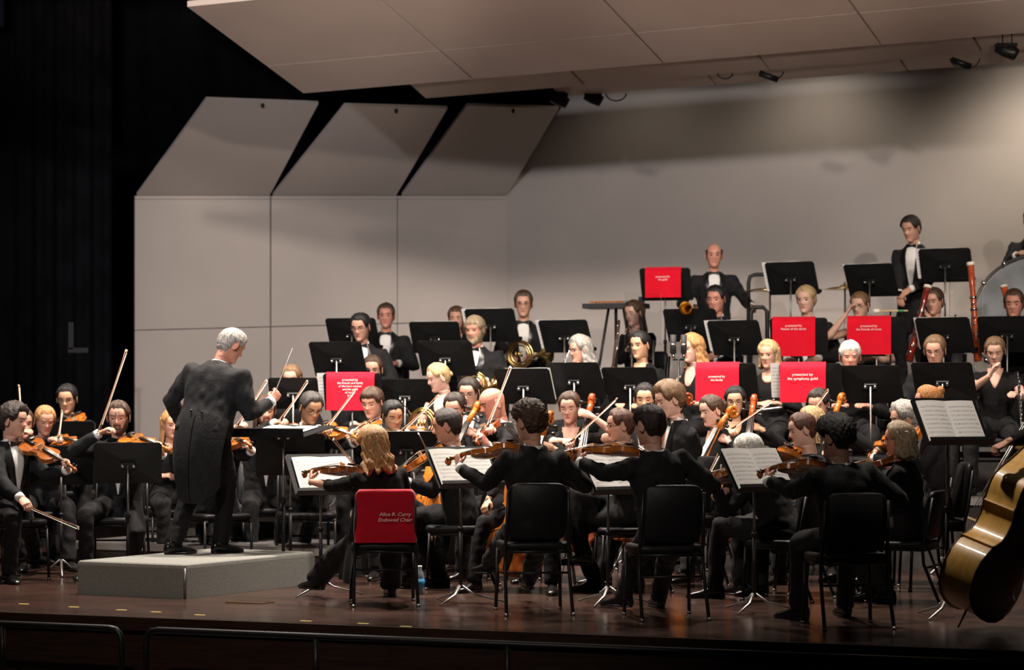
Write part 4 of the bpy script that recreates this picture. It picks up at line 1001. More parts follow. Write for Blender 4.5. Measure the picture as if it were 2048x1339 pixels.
def pages(key, who, w=.40, h=.30, ox=0.0, oy=-.012, label=None, fan=0.0, name='sheet_music'):
    c, S, Up, N, sc = STANDS[key]; o = c+S*ox+Up*oy+N*.006
    root = empty(name, M=frame(S, Up, N, o)); tag(root, label or 'open white sheet music on the stand '+who, 'sheet music', 'sheet music on the stands')
    for sx in (-1, 1):
        n = 8; P = np.zeros((2, n, 3)); Q = np.zeros((2, n, 3))
        for i in range(n):
            u = i/(n-1); x = sx*u*w/2; z = .004+.012*math.sin(u*math.pi*.9)*(.7 if sx > 0 else 1)
            for r_, y in ((0, -h/2), (1, h/2)): P[r_, i] = (x, y, z); Q[r_, i] = (x, y, z-.004)
        mb = MB(); mb.grid(P, 0, wrap_u=False, flip=sx < 0); mb.grid(Q, 0, wrap_u=False, flip=sx > 0)
        link('page', fixn(mb.mesh('page', M_SHEET)), root)
def text_mesh(s, size, m, font_shear=0.0, spacing=1.0):
    cu = bpy.data.curves.new('lettering', 'FONT'); cu.body = s; cu.size = size; cu.align_x = 'CENTER'; cu.align_y = 'CENTER'; cu.shear = font_shear; cu.extrude = .0006; cu.resolution_u = 2; cu.space_line = 1.05
    o = bpy.data.objects.new('tmp', cu); COL.objects.link(o); dg = bpy.context.evaluated_depsgraph_get(); me = bpy.data.meshes.new_from_object(o.evaluated_get(dg)); bpy.data.objects.remove(o)
    me.materials.clear(); me.materials.append(m); return me
def banner(key, x0, x1, y0, y1, lines, who, size=.030, ty=.06):
    """red cloth hung over the desk on the audience side; x, y in desk units"""
    c, S, Up, N, sc = STANDS[key]; nx, ny = 22, 12; P = np.zeros((ny, nx, 3)); Q = np.zeros((ny, nx, 3))
    for i in range(ny):
        for j in range(nx):
            u = j/(nx-1); v = i/(ny-1); x = x0+(x1-x0)*u; y = y1+(y0-y1)*v
            z = -.026-.004*math.sin(u*9+v*2+x0*30)*v-.003*math.sin(u*4)
            if i == 0: z = .010; y = y1
            if i == 1: y = y1+.006; z = -.008
            P[i, j] = (x, y, z); Q[i, j] = (x, y-(.002 if i < 2 else 0), z+(.004 if i > 1 else -.0))
    Nh = nrm(N*np.array([1, 1, 0])); topc = c+Up*.170+N*.0; root = empty('red_banner', M=frame(S, np.array([0, 0, 1.0]), Nh, topc-np.array([0, 0, 1.0])*.170)); tag(root, 'bright red cloth banner with white lettering '+who, 'banner', 'red banners on the stands')
    mb = MB(); mb.grid(P, wrap_u=False); mb.grid(Q, wrap_u=False, flip=True); link('cloth', fixn(mb.mesh('cloth', M_RED)), root)
    t = link('lettering', text_mesh(lines, size, M_LETTER), root); t.matrix_basis = Matrix.Translation(((x0+x1)/2, ty, -.036)) @ Matrix.Rotation(math.pi, 4, 'Y')
# ------------------------------------------------------------------ podium and conductor
Zv = np.array([0, 0, 1.0])
pF = FL(370, 1197); pL = FL(152, 1187); pR = FL(612, 1165); pa = nrm(pL-pF); la = np.linalg.norm(pL-pF); pb = nrm(np.array([pa[1], -pa[0], 0])); pb = pb if np.dot(pb, pR-pF) > 0 else -pb; lb = np.linalg.norm(pR-pF)
pc = pF+pa*la/2+pb*lb/2; PH = .24
root = empty('podium', tuple(pc)); tag(root, 'low grey carpeted podium under the conductor', 'podium')
MP = np.stack([pa, pb, Zv], 1)
mb = MB(); P = []
for z, ins in ((0.0, 0), (PH-.03, 0), (PH-.010, .004), (PH-.002, .014), (PH, .035)):
    a_, b_ = la/2-ins, lb/2-ins; e = .02
    P.append([(-a_+e, -b_, z), (a_-e, -b_, z), (a_, -b_+e, z), (a_, b_-e, z), (a_-e, b_, z), (-a_+e, b_, z), (-a_, b_-e, z), (-a_, -b_+e, z)])
mb.grid(np.array(P)@MP.T, cap0=True, cap1=True); link('carpeted_block', fixn(mb.mesh('carpeted_block', M_CARPET, False)), root)
mb = MB(); mb.tube([MP@np.array([-la/2+.004, -lb/2+.004, .004]), MP@np.array([-la/2+.004, -lb/2+.004, PH-.03])], .009, 6); link('corner_strip', mb.mesh('corner_strip', M_STEEL), root)
BATON_H = W(551, 782, 18.75); 
person('conductor', 463, 652, 18.75, -22, 'the conductor', 'grey-haired conductor in black tailcoat standing on the podium with a raised baton', 'tails', ('short', 'grey'), 'pink', stand=True, riser=PH,
       lean=19, hy=-34, hp=30, side=5, lh=W(356, 862, 19.05), rh=BATON_H, rgrip='bow', rel=np.array([.5, .1, -1.0]), lel=np.array([-1.0, -.35, -.45]), rfd=np.array([.25, .3, .75]), rdo=np.array([.6, -.8, .2]),
       feet=(FL(347, 1108, PH), FL(441, 1106, PH), (.75, .6, 0)), vox=.015, cuffs=True, heavy=1.24)
bt = empty('baton', tuple(BATON_H)); tag(bt, 'thin white baton in the conductor\'s raised hand', 'baton')
bd = W(585, 696, 18.6)-BATON_H
mb = MB(); mb.tube([-bd*.10, bd], [.0042, .0020], 8); link('shaft', mb.mesh('shaft', M_PAPER), bt)
mb = MB(); mb.ball(-bd*.12, (.011, .011, .016), 10, 7); link('grip', mb.mesh('grip', M_MAPLE), bt)

# ------------------------------------------------------------------ first violins (far side of the podium)
player('v1', 28, 803, 19.2, 228, 'the dark-haired violinist at the stage edge', 'dark-haired violinist in tuxedo seated at the stage edge, violin raised, bow on his knee', scroll=(153, 936), sign=-1, vcol='brown', bow=None,
       hair=('curly', 'dark'), hy=24, hp=6, lean=3, rh=W(52, 1010, 18.75), rgrip='bow', feet=(FL(75, 1142), FL(18, 1166)), vox=.015, rel=np.array([-.3, .3, -1]), tailoff=(-.06, .05, -.155))
f_, t_ = bow_pts((34, 1004), (166, 1060), 18.6, -1); place_bow(f_, t_, 'the dark-haired violinist at the stage edge')
player('v2', 46, 812, 21.3, 205, 'the violinist half hidden at the far edge', 'violinist half hidden behind the dark-haired man at the stage edge', scroll=(104, 884), sign=-1, vcol='red', bow=((44, 868), (38, 770)), bsign=1, hair=('short', 'brown'), hq=False)
player('v3', 90, 806, 20.6, 195, 'the red-blonde violinist looking down', 'red-blonde woman with pinned-up hair playing violin, looking down', scroll=(166, 884), sign=-1, outfit='blk', female=True, hair=('updo', 'straw'), bow=((117, 876), (124, 822)), bsign=1, hp=20, hy=8, hq=False)
player('v4', 134, 764, 22.0, 186, 'the violinist with glasses before the dark drape', 'young man with black hair and glasses playing violin before the dark drape', scroll=(160, 872), sign=-1, hair=('short', 'black'), sk='asian', glasses=True, hp=14, hy=-8, riser=.12, hq=False)
player('v5', 237, 797, 19.6, 184, 'the bearded violinist with his bow raised', 'bearded violinist with tied-back hair, bow raised high, behind the podium', scroll=(334, 893), sign=-1, hair=('tied', 'brown'), beard='brown', bow=((197, 866), (252, 704)), bsign=1, hp=8, hy=-4, lean=3, roll=18,
       rel=np.array([-1.0, .1, -.6]), feet=(FL(262, 1152), FL(172, 1158)))
player('v6', 343, 815, 21.0, 205, 'the violinist behind the conductor\'s back', 'fair-haired violinist mostly hidden behind the conductor\'s back and tails', scroll=(345, 900), sign=-1, hair=('long', 'straw'), female=True, outfit='blk', hq=False)
player('v10', 440, 806, 20.2, 214, 'the violinist hidden behind the conductor', 'violinist in tuxedo whose head is hidden behind the conductor\'s shoulder', scroll=(500, 886), sign=-1, bow=((474, 853), (532, 764)), bsign=1, hair=('short', 'dark'), hq=False, feet=(FL(488, 1118), FL(400, 1120)))
player('v9', 530, 786, 21.2, 196, 'the long-haired bearded violinist', 'long-haired bearded violinist in tuxedo beyond the conductor\'s stand', scroll=(602, 852), sign=-1, hair=('long', 'brown'), beard='brown', bow=((560, 842), (614, 764)), bsign=1, hp=10, hq=True)
player('v11', 622, 778, 20.0, 192, 'the grey-flecked violinist with glasses', 'dark grey-flecked haired man with glasses playing violin, head bowed', scroll=(718, 874), sign=-1, hair=('short', 'saltdark'), sk='asian', glasses=True, bow=((652, 857), (708, 783)), bsign=1, hp=26, hy=16, lean=8, feet=(FL(600, 1128), FL(560, 1132)))
player('v12', 744, 770, 20.7, 170, 'the brown-haired man before the big red banner', 'brown-haired young man in tuxedo sitting just below the wordy red banner', scroll=(700, 868), sign=-1, hair=('fringe', 'brown'), hp=14, hy=-12, bow=((706, 868), (757, 828)), bsign=1, riser=.10, tailoff=(-.02, .06, -.17))
player('v13', 786, 795, 19.6, 188, 'the black-haired young woman violinist', 'young woman with black hair playing an orange violin, eyes lowered', scroll=(862, 868), sign=-1, hair=('tied', 'black'), sk='asian', female=True, outfit='blk', bow=((803, 864), (876, 793)), bsign=1, hp=20, hy=14, hr=8, lift=.035)

# ------------------------------------------------------------------ second violins, violas and cellos in the middle
player('va24', 893, 812, 18.4, 88, 'the man in profile between two stands', 'dark-haired man in tuxedo in profile playing viola with his arm extended', scroll=(764, 962), sign=-1, hair=('short', 'dark'), bow=((884, 962), (838, 868)), bsign=-1, hp=12, hy=0, feet=(FL(880, 1172), FL(815, 1176)), vox=.015, vcol='orange', lean=6)
cellist('c23', 910, 780, 20.3, 160, 'the slick-haired cellist', 'cellist with slicked dark hair between the stands and the bald man', (957, 812), hair=('updo', 'dark'), hp=18, hy=5, vcol='orange', fwd=.5, lat_=.15)
player('va25', 985, 772, 19.4, 112, 'the bald player', 'bald man in tuxedo in profile playing a reddish viola', scroll=(950, 880), sign=-1, hair=('bald', 'brown'), sk='pink', bow=((973, 858), (1021, 735)), bsign=1, hp=20, vcol='red')
cellist('c26', 1064, 793, 18.3, 160, 'the long-haired cellist behind the curly head', 'black-haired woman cellist mostly hidden behind a curly-haired violist', (1101, 832), hair=('long', 'black'), female=True, outfit='blk', sk='asian', vcol='orange', lat_=.05)
cellist('c29', 1139, 778, 19.3, 172, 'the woman cellist with bare forearms', 'woman cellist in black V-neck facing the audience, brown hair pulled back', (1184, 797), hair=('updo', 'brown'), female=True, outfit='blk_s', sk='pale', bow=((1138, 886), (1231, 800)), bsign=1, hp=14, hy=-6, lh=W(1161, 828, 19.1), vcol='red', gaze='down')
player('va30', 1240, 812, 18.1, 95, 'the woman in profile with auburn hair', 'auburn-haired woman with glasses in profile, legs crossed, playing viola', scroll=(1090, 912), sign=-1, hair=('updo', 'auburn'), female=True, outfit='blk', glasses=True, hp=6, hy=4, bow=((1178, 985), (1160, 880)), bsign=1, vcol='orange', feet=(FL(1190, 1180), W(1165, 1130, 18.0)), sk='pale')
cellist('c33', 1290, 762, 20.4, 172, 'the cellist behind the light-brown head', 'dark-haired man half hidden behind the light-brown haired cellist', (1322, 800), hair=('short', 'black'), sk='asian', riser=.0, hq=False)
cellist('c32', 1338, 760, 18.6, 112, 'the cellist with bushy light-brown hair', 'cellist in tuxedo with bushy light-brown hair seen in profile', (1379, 797), hair=('bushy', 'lbrown'), hp=18, vcol='red', sdepth=18.7, sk='pale')
cellist('c34', 1423, 785, 19.4, 118, 'the brown-haired woman cellist looking down', 'brown-haired woman cellist in black turned to the conductor', (1467, 822), hair=('updo', 'brown'), female=True, outfit='blk', hp=14, vcol='orange', sdepth=19.3, sk='pale')
cellist('c35', 1470, 768, 20.3, 172, 'the cellist with glasses under a red banner', 'black-haired woman cellist with glasses in front of a red banner', (1508, 798), hair=('long', 'black'), sk='asian', female=True, outfit='blk', glasses=True, bow=((1462, 858), (1547, 800)), bsign=1, vcol='red')
cellist('c38', 1638, 772, 20.1, 150, 'the dark-haired cellist before the grey-haired player', 'dark-haired cellist half hidden below a red banner', (1685, 795), hair=('short', 'dark'), bow=((1612, 838), (1656, 780)), bsign=1, vcol='orange', sdepth=19.9, hp=18)
player('va39', 1497, 862, 17.5, 62, 'the white-haired player behind the tall stand', 'white-haired player in black bent forward behind the stand with music', scroll=(1392, 952), sign=-1, hair=('short', 'white'), outfit='blk', lean=26, hp=20, vcol='brown', bow=((1392, 995), (1440, 905)), bsign=1, vox=.016)
player('va40', 1604, 820, 17.9, 98, 'the auburn woman beside the tall stand', 'woman with pinned auburn hair in profile playing viola beside the tall stand', scroll=(1512, 925), sign=1, hair=('updo', 'auburn'), female=True, outfit='grey', hp=14, vcol='orange', sk='pale')
player('va41', 1622, 808, 19.0, 110, 'the pale blonde player', 'pale blonde player half hidden behind the woman with pinned auburn hair', scroll=(1550, 900), sign=1, hair=('long', 'blond'), female=True, outfit='blk', hq=False)
player('va43', 1797, 838, 17.2, 66, 'the short-haired blonde woman with glasses', 'dark-blonde woman with glasses and black top in profile, violin up', scroll=(1652, 942), sign=-1, hair=('bob', 'greyblond'), female=True, outfit='blk', glasses=True, hy=14, hp=4, vcol='brown', feet=(FL(1745, 1200), FL(1772, 1205)), sk='pink', heavy=1.12)
player('va44', 1808, 800, 18.9, 100, 'the grey curly-haired player', 'grey curly-haired player behind the dark-blonde woman with glasses', scroll=(1740, 905), sign=1, hair=('curly', 'grey'), hq=False)
player('va45', 1856, 766, 18.3, 92, 'the woman with the orange bun', 'woman with orange hair in a bun and grey cardigan behind the tall page stand', scroll=(1790, 905), sign=-1, hair=('bun', 'orange'), female=True, outfit='grey', hp=8, vcol='orange', lean=2)

# ------------------------------------------------------------------ front row, backs to the hall
player('f27', 745, 849, 17.0, 26, 'the woman with wavy strawberry-blonde hair', 'woman with wavy strawberry-blonde hair and black tunic seated with her back to us', scroll=(605, 941), sign=1, hair=('wavy', 'straw'), female=True, outfit='blk_e', hy=10, hp=12, bow=((742, 968), (668, 880)), bsign=-1, vcol='brown', feet=(FL(618, 1190), FL(782, 1192)), dress=True, vox=.014, roll=10, cchair=6, lean=2, side=-6, tailoff=(-.07, .06, -.150), heavy=1.08)
player('f28', 1058, 798, 16.3, 24, 'the curly brown-haired man', 'man with curly brown hair and glasses in black suit seated with his back to us', scroll=(890, 917), sign=1, hair=('curly', 'brown'), glasses=True, hy=22, hp=6, bow=((1112, 960), (1010, 850)), bsign=-1, vcol='orange', feet=(FL(935, 1192), FL(1050, 1200)), vox=.014, cchair=8, lean=1, roll=12)
player('f31', 1298, 804, 15.9, 30, 'the short dark-haired man', 'man with short dark hair in black suit, his back to us, white cuff showing', scroll=(1138, 900), sign=1, hair=('short', 'dark'), glasses=True, hy=14, hp=8, bow=((1388, 960), (1260, 880)), bsign=-1, vcol='orange', feet=(FL(1245, 1216), FL(1318, 1214)), vox=.014, cchair=10, lean=1, roll=12, side=-9)
player('f42', 1670, 826, 15.3, 26, 'the man with curly black hair', 'man with curly black hair and glasses in black suit in the darkest front seat', scroll=(1515, 941), sign=1, hair=('curly', 'black'), glasses=True, hy=24, hp=8, bow=((1770, 985), (1640, 880)), bsign=-1, vcol='brown', feet=(FL(1598, 1238), FL(1690, 1232)), vox=.014, cchair=8, lean=1, roll=12, side=-5)

I = PEOPLE['f27']; p_ = I['pel']; F_ = I['F']; R_ = I['Rt']; n1, n2 = 12, 14; P = np.zeros((n2, n1, 3))
for i in range(n2):
    f_ = i/(n2-1)
    for j in range(n1):
        u = j/(n1-1); P[i, j] = p_-R_*(.175+.10*math.sin(f_*1.5)-.03*u)+F_*(-.12+.30*u+.02*f_)+Zv*(.16-.50*f_+.03*u)-R_*.014*math.sin(u*11+f_*2)*f_
mb = MB(); mb.grid(P, wrap_u=False); mb.grid(P+R_*.012, wrap_u=False, flip=True); link('tunic_panel', fixn(mb.mesh('tunic_panel', [M_KNIT], xf=lambda V: V-I['O'])), I['root'])

# ------------------------------------------------------------------ winds, brass, percussion on the risers
Rk = dict(hq=False, vox=.021)
person('b8', 583, 726, 22.0, 172, 'the woman peering over a small stand', 'light-brown haired woman whose face just shows above a stand near the side wall', 'blk', ('long', 'lbrown'), female=True, riser=.4, **Rk)
person('b14', 745, 707, 22.6, 176, 'the horn player behind the wordy banner', 'short-haired man with glasses looking over the wordy red banner', 'tux', ('short', 'brown'), glasses=True, riser=.4, **Rk)
person('b15', 721, 622, 23.1, 176, 'the black-haired brass player with glasses', 'black-haired man with glasses in tuxedo looking down between two stands', 'tux', ('short', 'black'), glasses=True, riser=.8, hy=-14, hp=16, **Rk)
person('b16', 772, 603, 25.5, 176, 'the ruddy brass player at the wall', 'ruddy-faced man with brown hair in tuxedo nearest the side wall', 'tux', ('short', 'brown'), 'pink', riser=1.0, hp=4, gaze='open', **Rk)
person('b18', 913, 609, 25.4, 172, 'the woman behind the highest brass stand', 'woman with long auburn hair half hidden by a tall stand at the wall', 'blk', ('long', 'auburn'), female=True, riser=1.0, **Rk)
HG = W(972, 768, 22.6)
person('b19', 950, 628, 23.0, 160, 'the bearded grey-blond horn player', 'heavy grey-blond man with beard in tuxedo resting his hand on his knee', 'tux', ('fringe', 'greyblond'), 'pink', beard='greyblond', riser=.8, heavy=1.12, rh=HG, hy=-6, gaze='open', **Rk)
person('b20', 1047, 577, 24.2, 176, 'the tall horn player with glasses', 'tall brown-haired man with glasses and white shirt front holding a horn', 'tux', ('short', 'brown'), glasses=True, riser=1.0, lh=W(1064, 722, 23.85), gaze='open', rh=W(1018, 722, 23.85), **Rk)
person('b17', 876, 722, 21.3, 148, 'the blonde woman in black', 'blonde woman in sleeveless black top looking down', 'blk_0', ('tied', 'blond'), 'pale', female=True, riser=.4, hp=18, hy=-34, **Rk)
person('b22', 938, 750, 20.9, 164, 'the dark-haired man with glasses above the bald head', 'dark-haired man with glasses just above the bald player', 'tux', ('short', 'dark'), glasses=True, riser=.25, hp=16, **Rk)
person('b21', 1160, 668, 22.3, 130, 'the grey-haired woman with glasses', 'woman with wavy shoulder-length grey hair and glasses in profile', 'blk', ('wavy', 'grey'), female=True, glasses=True, riser=.6, hy=-12, lh=W(1135, 760, 22), rh=W(1142, 740, 22), **Rk)
person('b54', 1280, 658, 22.0, 150, 'the black-haired woman in a round-neck top', 'black-haired woman in black round-neck top facing the conductor', 'blk', ('tied', 'black'), 'asian', female=True, riser=.6, hy=-8, gaze='open', **Rk)
person('b55', 1384, 665, 21.8, 138, 'the woman with strawberry-blonde curls', 'woman with strawberry-blonde curls and black lace top in profile', 'blk_0', ('wavy', 'straw'), 'pale', female=True, riser=.6, hy=-12, **Rk)
person('b36', 1537, 676, 21.4, 158, 'the blonde flautist', 'blonde woman with bobbed hair and plain black top holding a flute in her lap', 'blk', ('bob', 'blond'), 'fair', female=True, riser=.6, hy=-6, lh=W(1548, 818, 21.1), rh=W(1520, 818, 21.1), gaze='open', **Rk)
person('b37', 1700, 678, 21.2, 176, 'the white-haired player', 'white-haired player with pink face half hidden below a red banner', 'blk', ('fringe', 'white'), 'pink', riser=.6, **Rk)
person('b46', 1870, 666, 20.9, 164, 'the fair short-haired player with glasses', 'short-haired fair player with glasses behind the last row of stands', 'tux', ('short', 'lbrown'), glasses=True, riser=.6, hp=14, hy=-4, **Rk)
person('b47', 1990, 668, 20.7, 166, 'the woman with her hand at her mouth', 'woman in black V-neck with her hand raised to her mouth', 'blk_s', ('updo', 'lbrown'), 'pale', female=True, riser=.6, hp=22, rh=W(1984, 730, 20.35), lh=W(2032, 792, 20.2), rgrip='relax', rel=np.array([-.9, -.3, -.9]), rfd=np.array([.2, 0, 1.0]), **Rk)
person('b53', 1268, 597, 23.8, 142, 'the long-haired clarinettist', 'long brown-haired woman playing clarinet behind the clear shield', 'blk', ('long', 'brown'), 'pale', female=True, riser=1.0, hy=-6, hp=10, lh=W(1256, 668, 23.5), rh=W(1258, 700, 23.45), lgrip='grip', rgrip='grip', **Rk)
person('b52', 1432, 567, 23.4, 166, 'the heavy-set dark-haired man', 'heavy-set dark-haired man in tuxedo with a trumpet before the balding percussionist', 'tux', ('short', 'black'), 'pink', riser=1.0, heavy=1.2, hy=-10, rh=W(1398, 640, 23.0), lh=W(1430, 716, 23.0), gaze='open', **Rk)
person('b56', 1612, 567, 23.1, 160, 'the young blond man', 'young blond man in tuxedo above a red banner', 'tux', ('short', 'blond'), 'pale', riser=1.0, hy=-8, gaze='open', **Rk)
person('b57', 1720, 580, 22.9, 158, 'the woman adjusting her glasses', 'woman with tied light-brown hair raising a bare arm to her glasses', 'blk_0', ('tied', 'lbrown'), 'pale', female=True, glasses=True, riser=1.0, hy=-8, hp=12, rh=W(1697, 612, 22.75), rel=np.array([-1.0, -.2, -.9]), rfd=np.array([.35, .1, 1.0]), **Rk)
person('b58', 1868, 572, 22.5, 152, 'the bassoonist with brown hair', 'brown-haired bassoonist with a dark red bassoon beside her face', 'blk', ('tied', 'brown'), 'fair', female=True, riser=1.0, hy=-4, lh=W(1845, 625, 22.2), rh=W(1826, 690, 22.1), lgrip='grip', rgrip='grip', **Rk)
person('b59', 2028, 574, 22.0, 160, 'the bassoonist at the picture edge', 'brown-haired bassoonist at the edge beside the bass drum', 'blk', ('short', 'brown'), 'pink', riser=1.0, lh=W(2000, 700, 21.7), rh=W(1953, 660, 21.7), rgrip='grip', **Rk)
person('b51', 1428, 485, 25.4, 178, 'the balding percussionist', 'balding percussionist in tuxedo standing behind the red-draped stand', 'tux', ('balding', 'brown'), 'pink', riser=1.25, stand=True, hp=2, lh=W(1512, 622, 25.1), rh=W(1375, 630, 25.2), gaze='open', **Rk)
person('b49', 1822, 427, 24.5, 150, 'the standing dark-haired percussionist', 'young dark-haired man in tuxedo standing tall at the back, looking down', 'tux', ('short', 'dark'), 'fair', riser=1.4, stand=True, hy=-10, hp=18, lh=W(1812, 590, 24.2), rh=W(1800, 606, 24.2), **Rk)
person('b50', 2066, 410, 24.2, 165, 'the percussionist cut off by the picture edge', 'percussionist in tuxedo cut off by the edge above the bass drum', 'tux', ('short', 'dark'), 'fair', riser=1.4, stand=True, rh=W(2034, 512, 23.8), **Rk)
person('b48', 2140, 690, 15.2, 75, 'the double bass player', 'double bass player reaching an arm round the instrument at the picture edge', 'tux', ('short', 'dark'), stand=True, lean=6, lh=W(1962, 908, 14.75), rh=W(2150, 780, 15.6), lel=np.array([.2, -.3, -.6]), hq=False, vox=.017, cuffs=False, lgrip='grip')
# ------------------------------------------------------------------ platforms
platform(-11.9, -9.15, 17.6, 18.75, .2, 'lowest black riser step behind the second violins')
platform(-11.9, -9.15, 18.75, 20.35, .4, 'second black riser step under the horn players')
platform(-12.5, -9.15, 20.35, 22.0, .8, 'third black riser step under the brass by the side wall')
platform(-12.7, -9.15, 22.0, 24.0, 1.0, 'highest black riser step at the side wall')
platform(-9.14, -3.0, 19.8, 21.25, .6, 'black riser step under the flutes and clarinets')
platform(-9.14, -3.0, 21.25, 22.95, 1.0, 'black riser step under the bassoons and trumpets')
platform(-9.14, -3.0, 22.95, 24.9, 1.25, 'highest black riser step under the percussion')
# ------------------------------------------------------------------ stands
stand('s1', 256, 925, 19.0, 8, 'before the bearded violinist with raised bow', tilt=24)
stand('s2', 122, 930, 19.8, 12, 'before the red-blonde violinist', tilt=24)
stand('s3', 130, 876, 21.4, 5, 'before the violinist by the dark drape', tilt=30)
# conductor's stand: nearly flat desk
stand('sc', 566, 862, 18.9, 150, 'with the open score, level desk beside the conductor', tilt=80, sc=1.36)
stand('s4', 580, 908, 19.5, 10, 'standing behind the conductor\'s level desk', tilt=24, sc=1.05)
stand('s5', 645, 948, 17.7, -150, 'with sheet music before the strawberry-blonde woman', tilt=34)
stand('s6', 926, 934, 17.0, -146, 'with sheet music before the curly brown-haired man', tilt=36)
stand('s6b', 1222, 945, 16.9, -140, 'half hidden before the short dark-haired man', tilt=34)
stand('s7', 812, 897, 18.9, 5, 'before the young black-haired woman violinist', tilt=34, sc=.95)
stand('s8', 1514, 940, 16.3, -146, 'with open pages before the man with curly black hair', tilt=36)
stand('s9', 1900, 842, 15.9, -152, 'raised high with open pages for the bass player', tilt=30)
BS = [  # key, px, py, d, face, zf, tilt, who
 ('t1', 676, 717, 22.3, -20, .4, 28, 'below the black-haired brass player with glasses'), ('t2', 706, 668, 23.7, -18, .8, 28, 'behind the black-haired brass player'),
 ('t3', 706, 783, 21.7, -6, .4, 20, 'draped with the wordy red banner'), ('t4', 812, 792, 21.9, -14, .4, 28, 'behind the black-haired young woman violinist'),
 ('t5', 872, 674, 24.4, -16, 1.0, 28, 'before the long auburn-haired woman at the wall'), ('t6', 893, 716, 22.0, -18, .4, 28, 'above the blonde woman in black'),
 ('t7', 984, 650, 23.5, -24, .8, 26, 'beside the bearded grey-blond horn player'), ('t8', 1132, 672, 23.4, -28, 1.0, 28, 'beside the tall horn player with glasses'),
 ('t9', 1050, 772, 21.3, -24, .4, 28, 'behind the bald player'), ('t10', 1152, 760, 21.2, -30, .0, 28, 'before the grey-haired woman with glasses'),
 ('t11', 1264, 770, 21.0, -30, .0, 28, 'before the black-haired woman in a round-neck top'), ('t12', 1332, 568, 24.6, -16, 1.25, 24, 'draped with red beside the balding percussionist'),
 ('t13', 1384, 650, 22.8, -24, 1.0, 30, 'before the heavy-set dark-haired man'), ('t14', 1472, 675, 22.3, -32, .6, 26, 'above the strawberry-blonde curls'),
 ('t15', 1584, 556, 24.0, -30, 1.25, 26, 'rising behind the young blond man'), ('t16', 1742, 560, 23.6, -34, 1.25, 28, 'beside the standing dark-haired percussionist'),
 ('t17', 1892, 530, 23.9, -26, 1.25, 22, 'just behind the standing dark-haired percussionist'), ('t18', 1598, 672, 22.2, -12, .6, 18, 'draped with red below the young blond man'),
 ('t19', 1754, 670, 22.0, -14, .6, 20, 'draped with red below the woman adjusting her glasses'), ('t20', 1456, 764, 20.8, -22, .0, 22, 'draped with red above the brown-haired woman cellist'),
 ('t21', 1622, 765, 20.5, -14, .0, 20, 'draped with red below the young blond man\'s banner'), ('t22', 1744, 768, 20.4, -28, .0, 26, 'plain black below the woman adjusting her glasses'),
 ('t23', 1888, 762, 20.1, -28, .0, 28, 'plain black before the fair short-haired player'), ('t24', 1890, 670, 21.8, -34, .6, 26, 'before the brown-haired bassoonist'),
 ('t25', 2016, 668, 21.5, -24, .6, 26, 'before the bassoonist at the picture edge'), ('t26', 588, 786, 21.4, -8, .0, 24, 'small before the woman near the side wall')]
for k_, px, py, d, fc, zf, tl, who in BS: stand(k_, px, py, d, fc, who, tilt=tl, zf=zf, sc=1.0 if k_ not in ('t26',) else .85, hseg=True)
pages('sc', '', w=.46, h=.30, label='open white score lying on the conductor\'s level desk', name='score')
pages('s5', 'before the strawberry-blonde woman', w=.46, h=.30, ox=.02); pages('s6', 'before the curly brown-haired man', w=.46, h=.31, ox=.0)
pages('s6b', 'half hidden before the short dark-haired man', w=.42); pages('s8', 'before the man with curly black hair', w=.46, h=.33, oy=-.0)
pages('s9', 'raised high for the bass player', w=.45, h=.31)
for k_, ox in (('t7', .08), ('t8', .08), ('t14', .08), ('t15', .08), ('t17', .08), ('t20', .07), ('t24', .06), ('t3', .10), ('t21', .12), ('t16', .05), ('t5', 0.0), ('t9', -.05)):
    who = [b for b in BS if b[0] == k_][0][7]; pages(k_, who, w=.42, h=.30, ox=ox, oy=.018)
banner('t3', -.20, .22, -.15, .175, 'presented by\nthe friends and family\nof the horn section\nand the guild\nof music\nfund', 'with many lines of writing by the horn players', .026, .045)
banner('t12', -.17, .19, -.12, .175, 'presented by\nthe guild', 'hung beside the balding percussionist', .027, .07)
banner('t20', -.12, .255, -.15, .175, 'presented by\nthe family', 'hung above the brown-haired woman cellist', .027, .045)
banner('t21', -.13, .245, -.15, .175, 'presented by\nthe symphony guild', 'hung above the dark-haired cellist', .032, .06)
banner('t18', -.15, .23, -.17, .175, 'presented by\nfriends of the winds', 'hung below the young blond man', .028, .085)
banner('t19', -.13, .255, -.16, .175, 'presented by\nthe friends of music', 'hung below the woman adjusting her glasses', .028, .075)
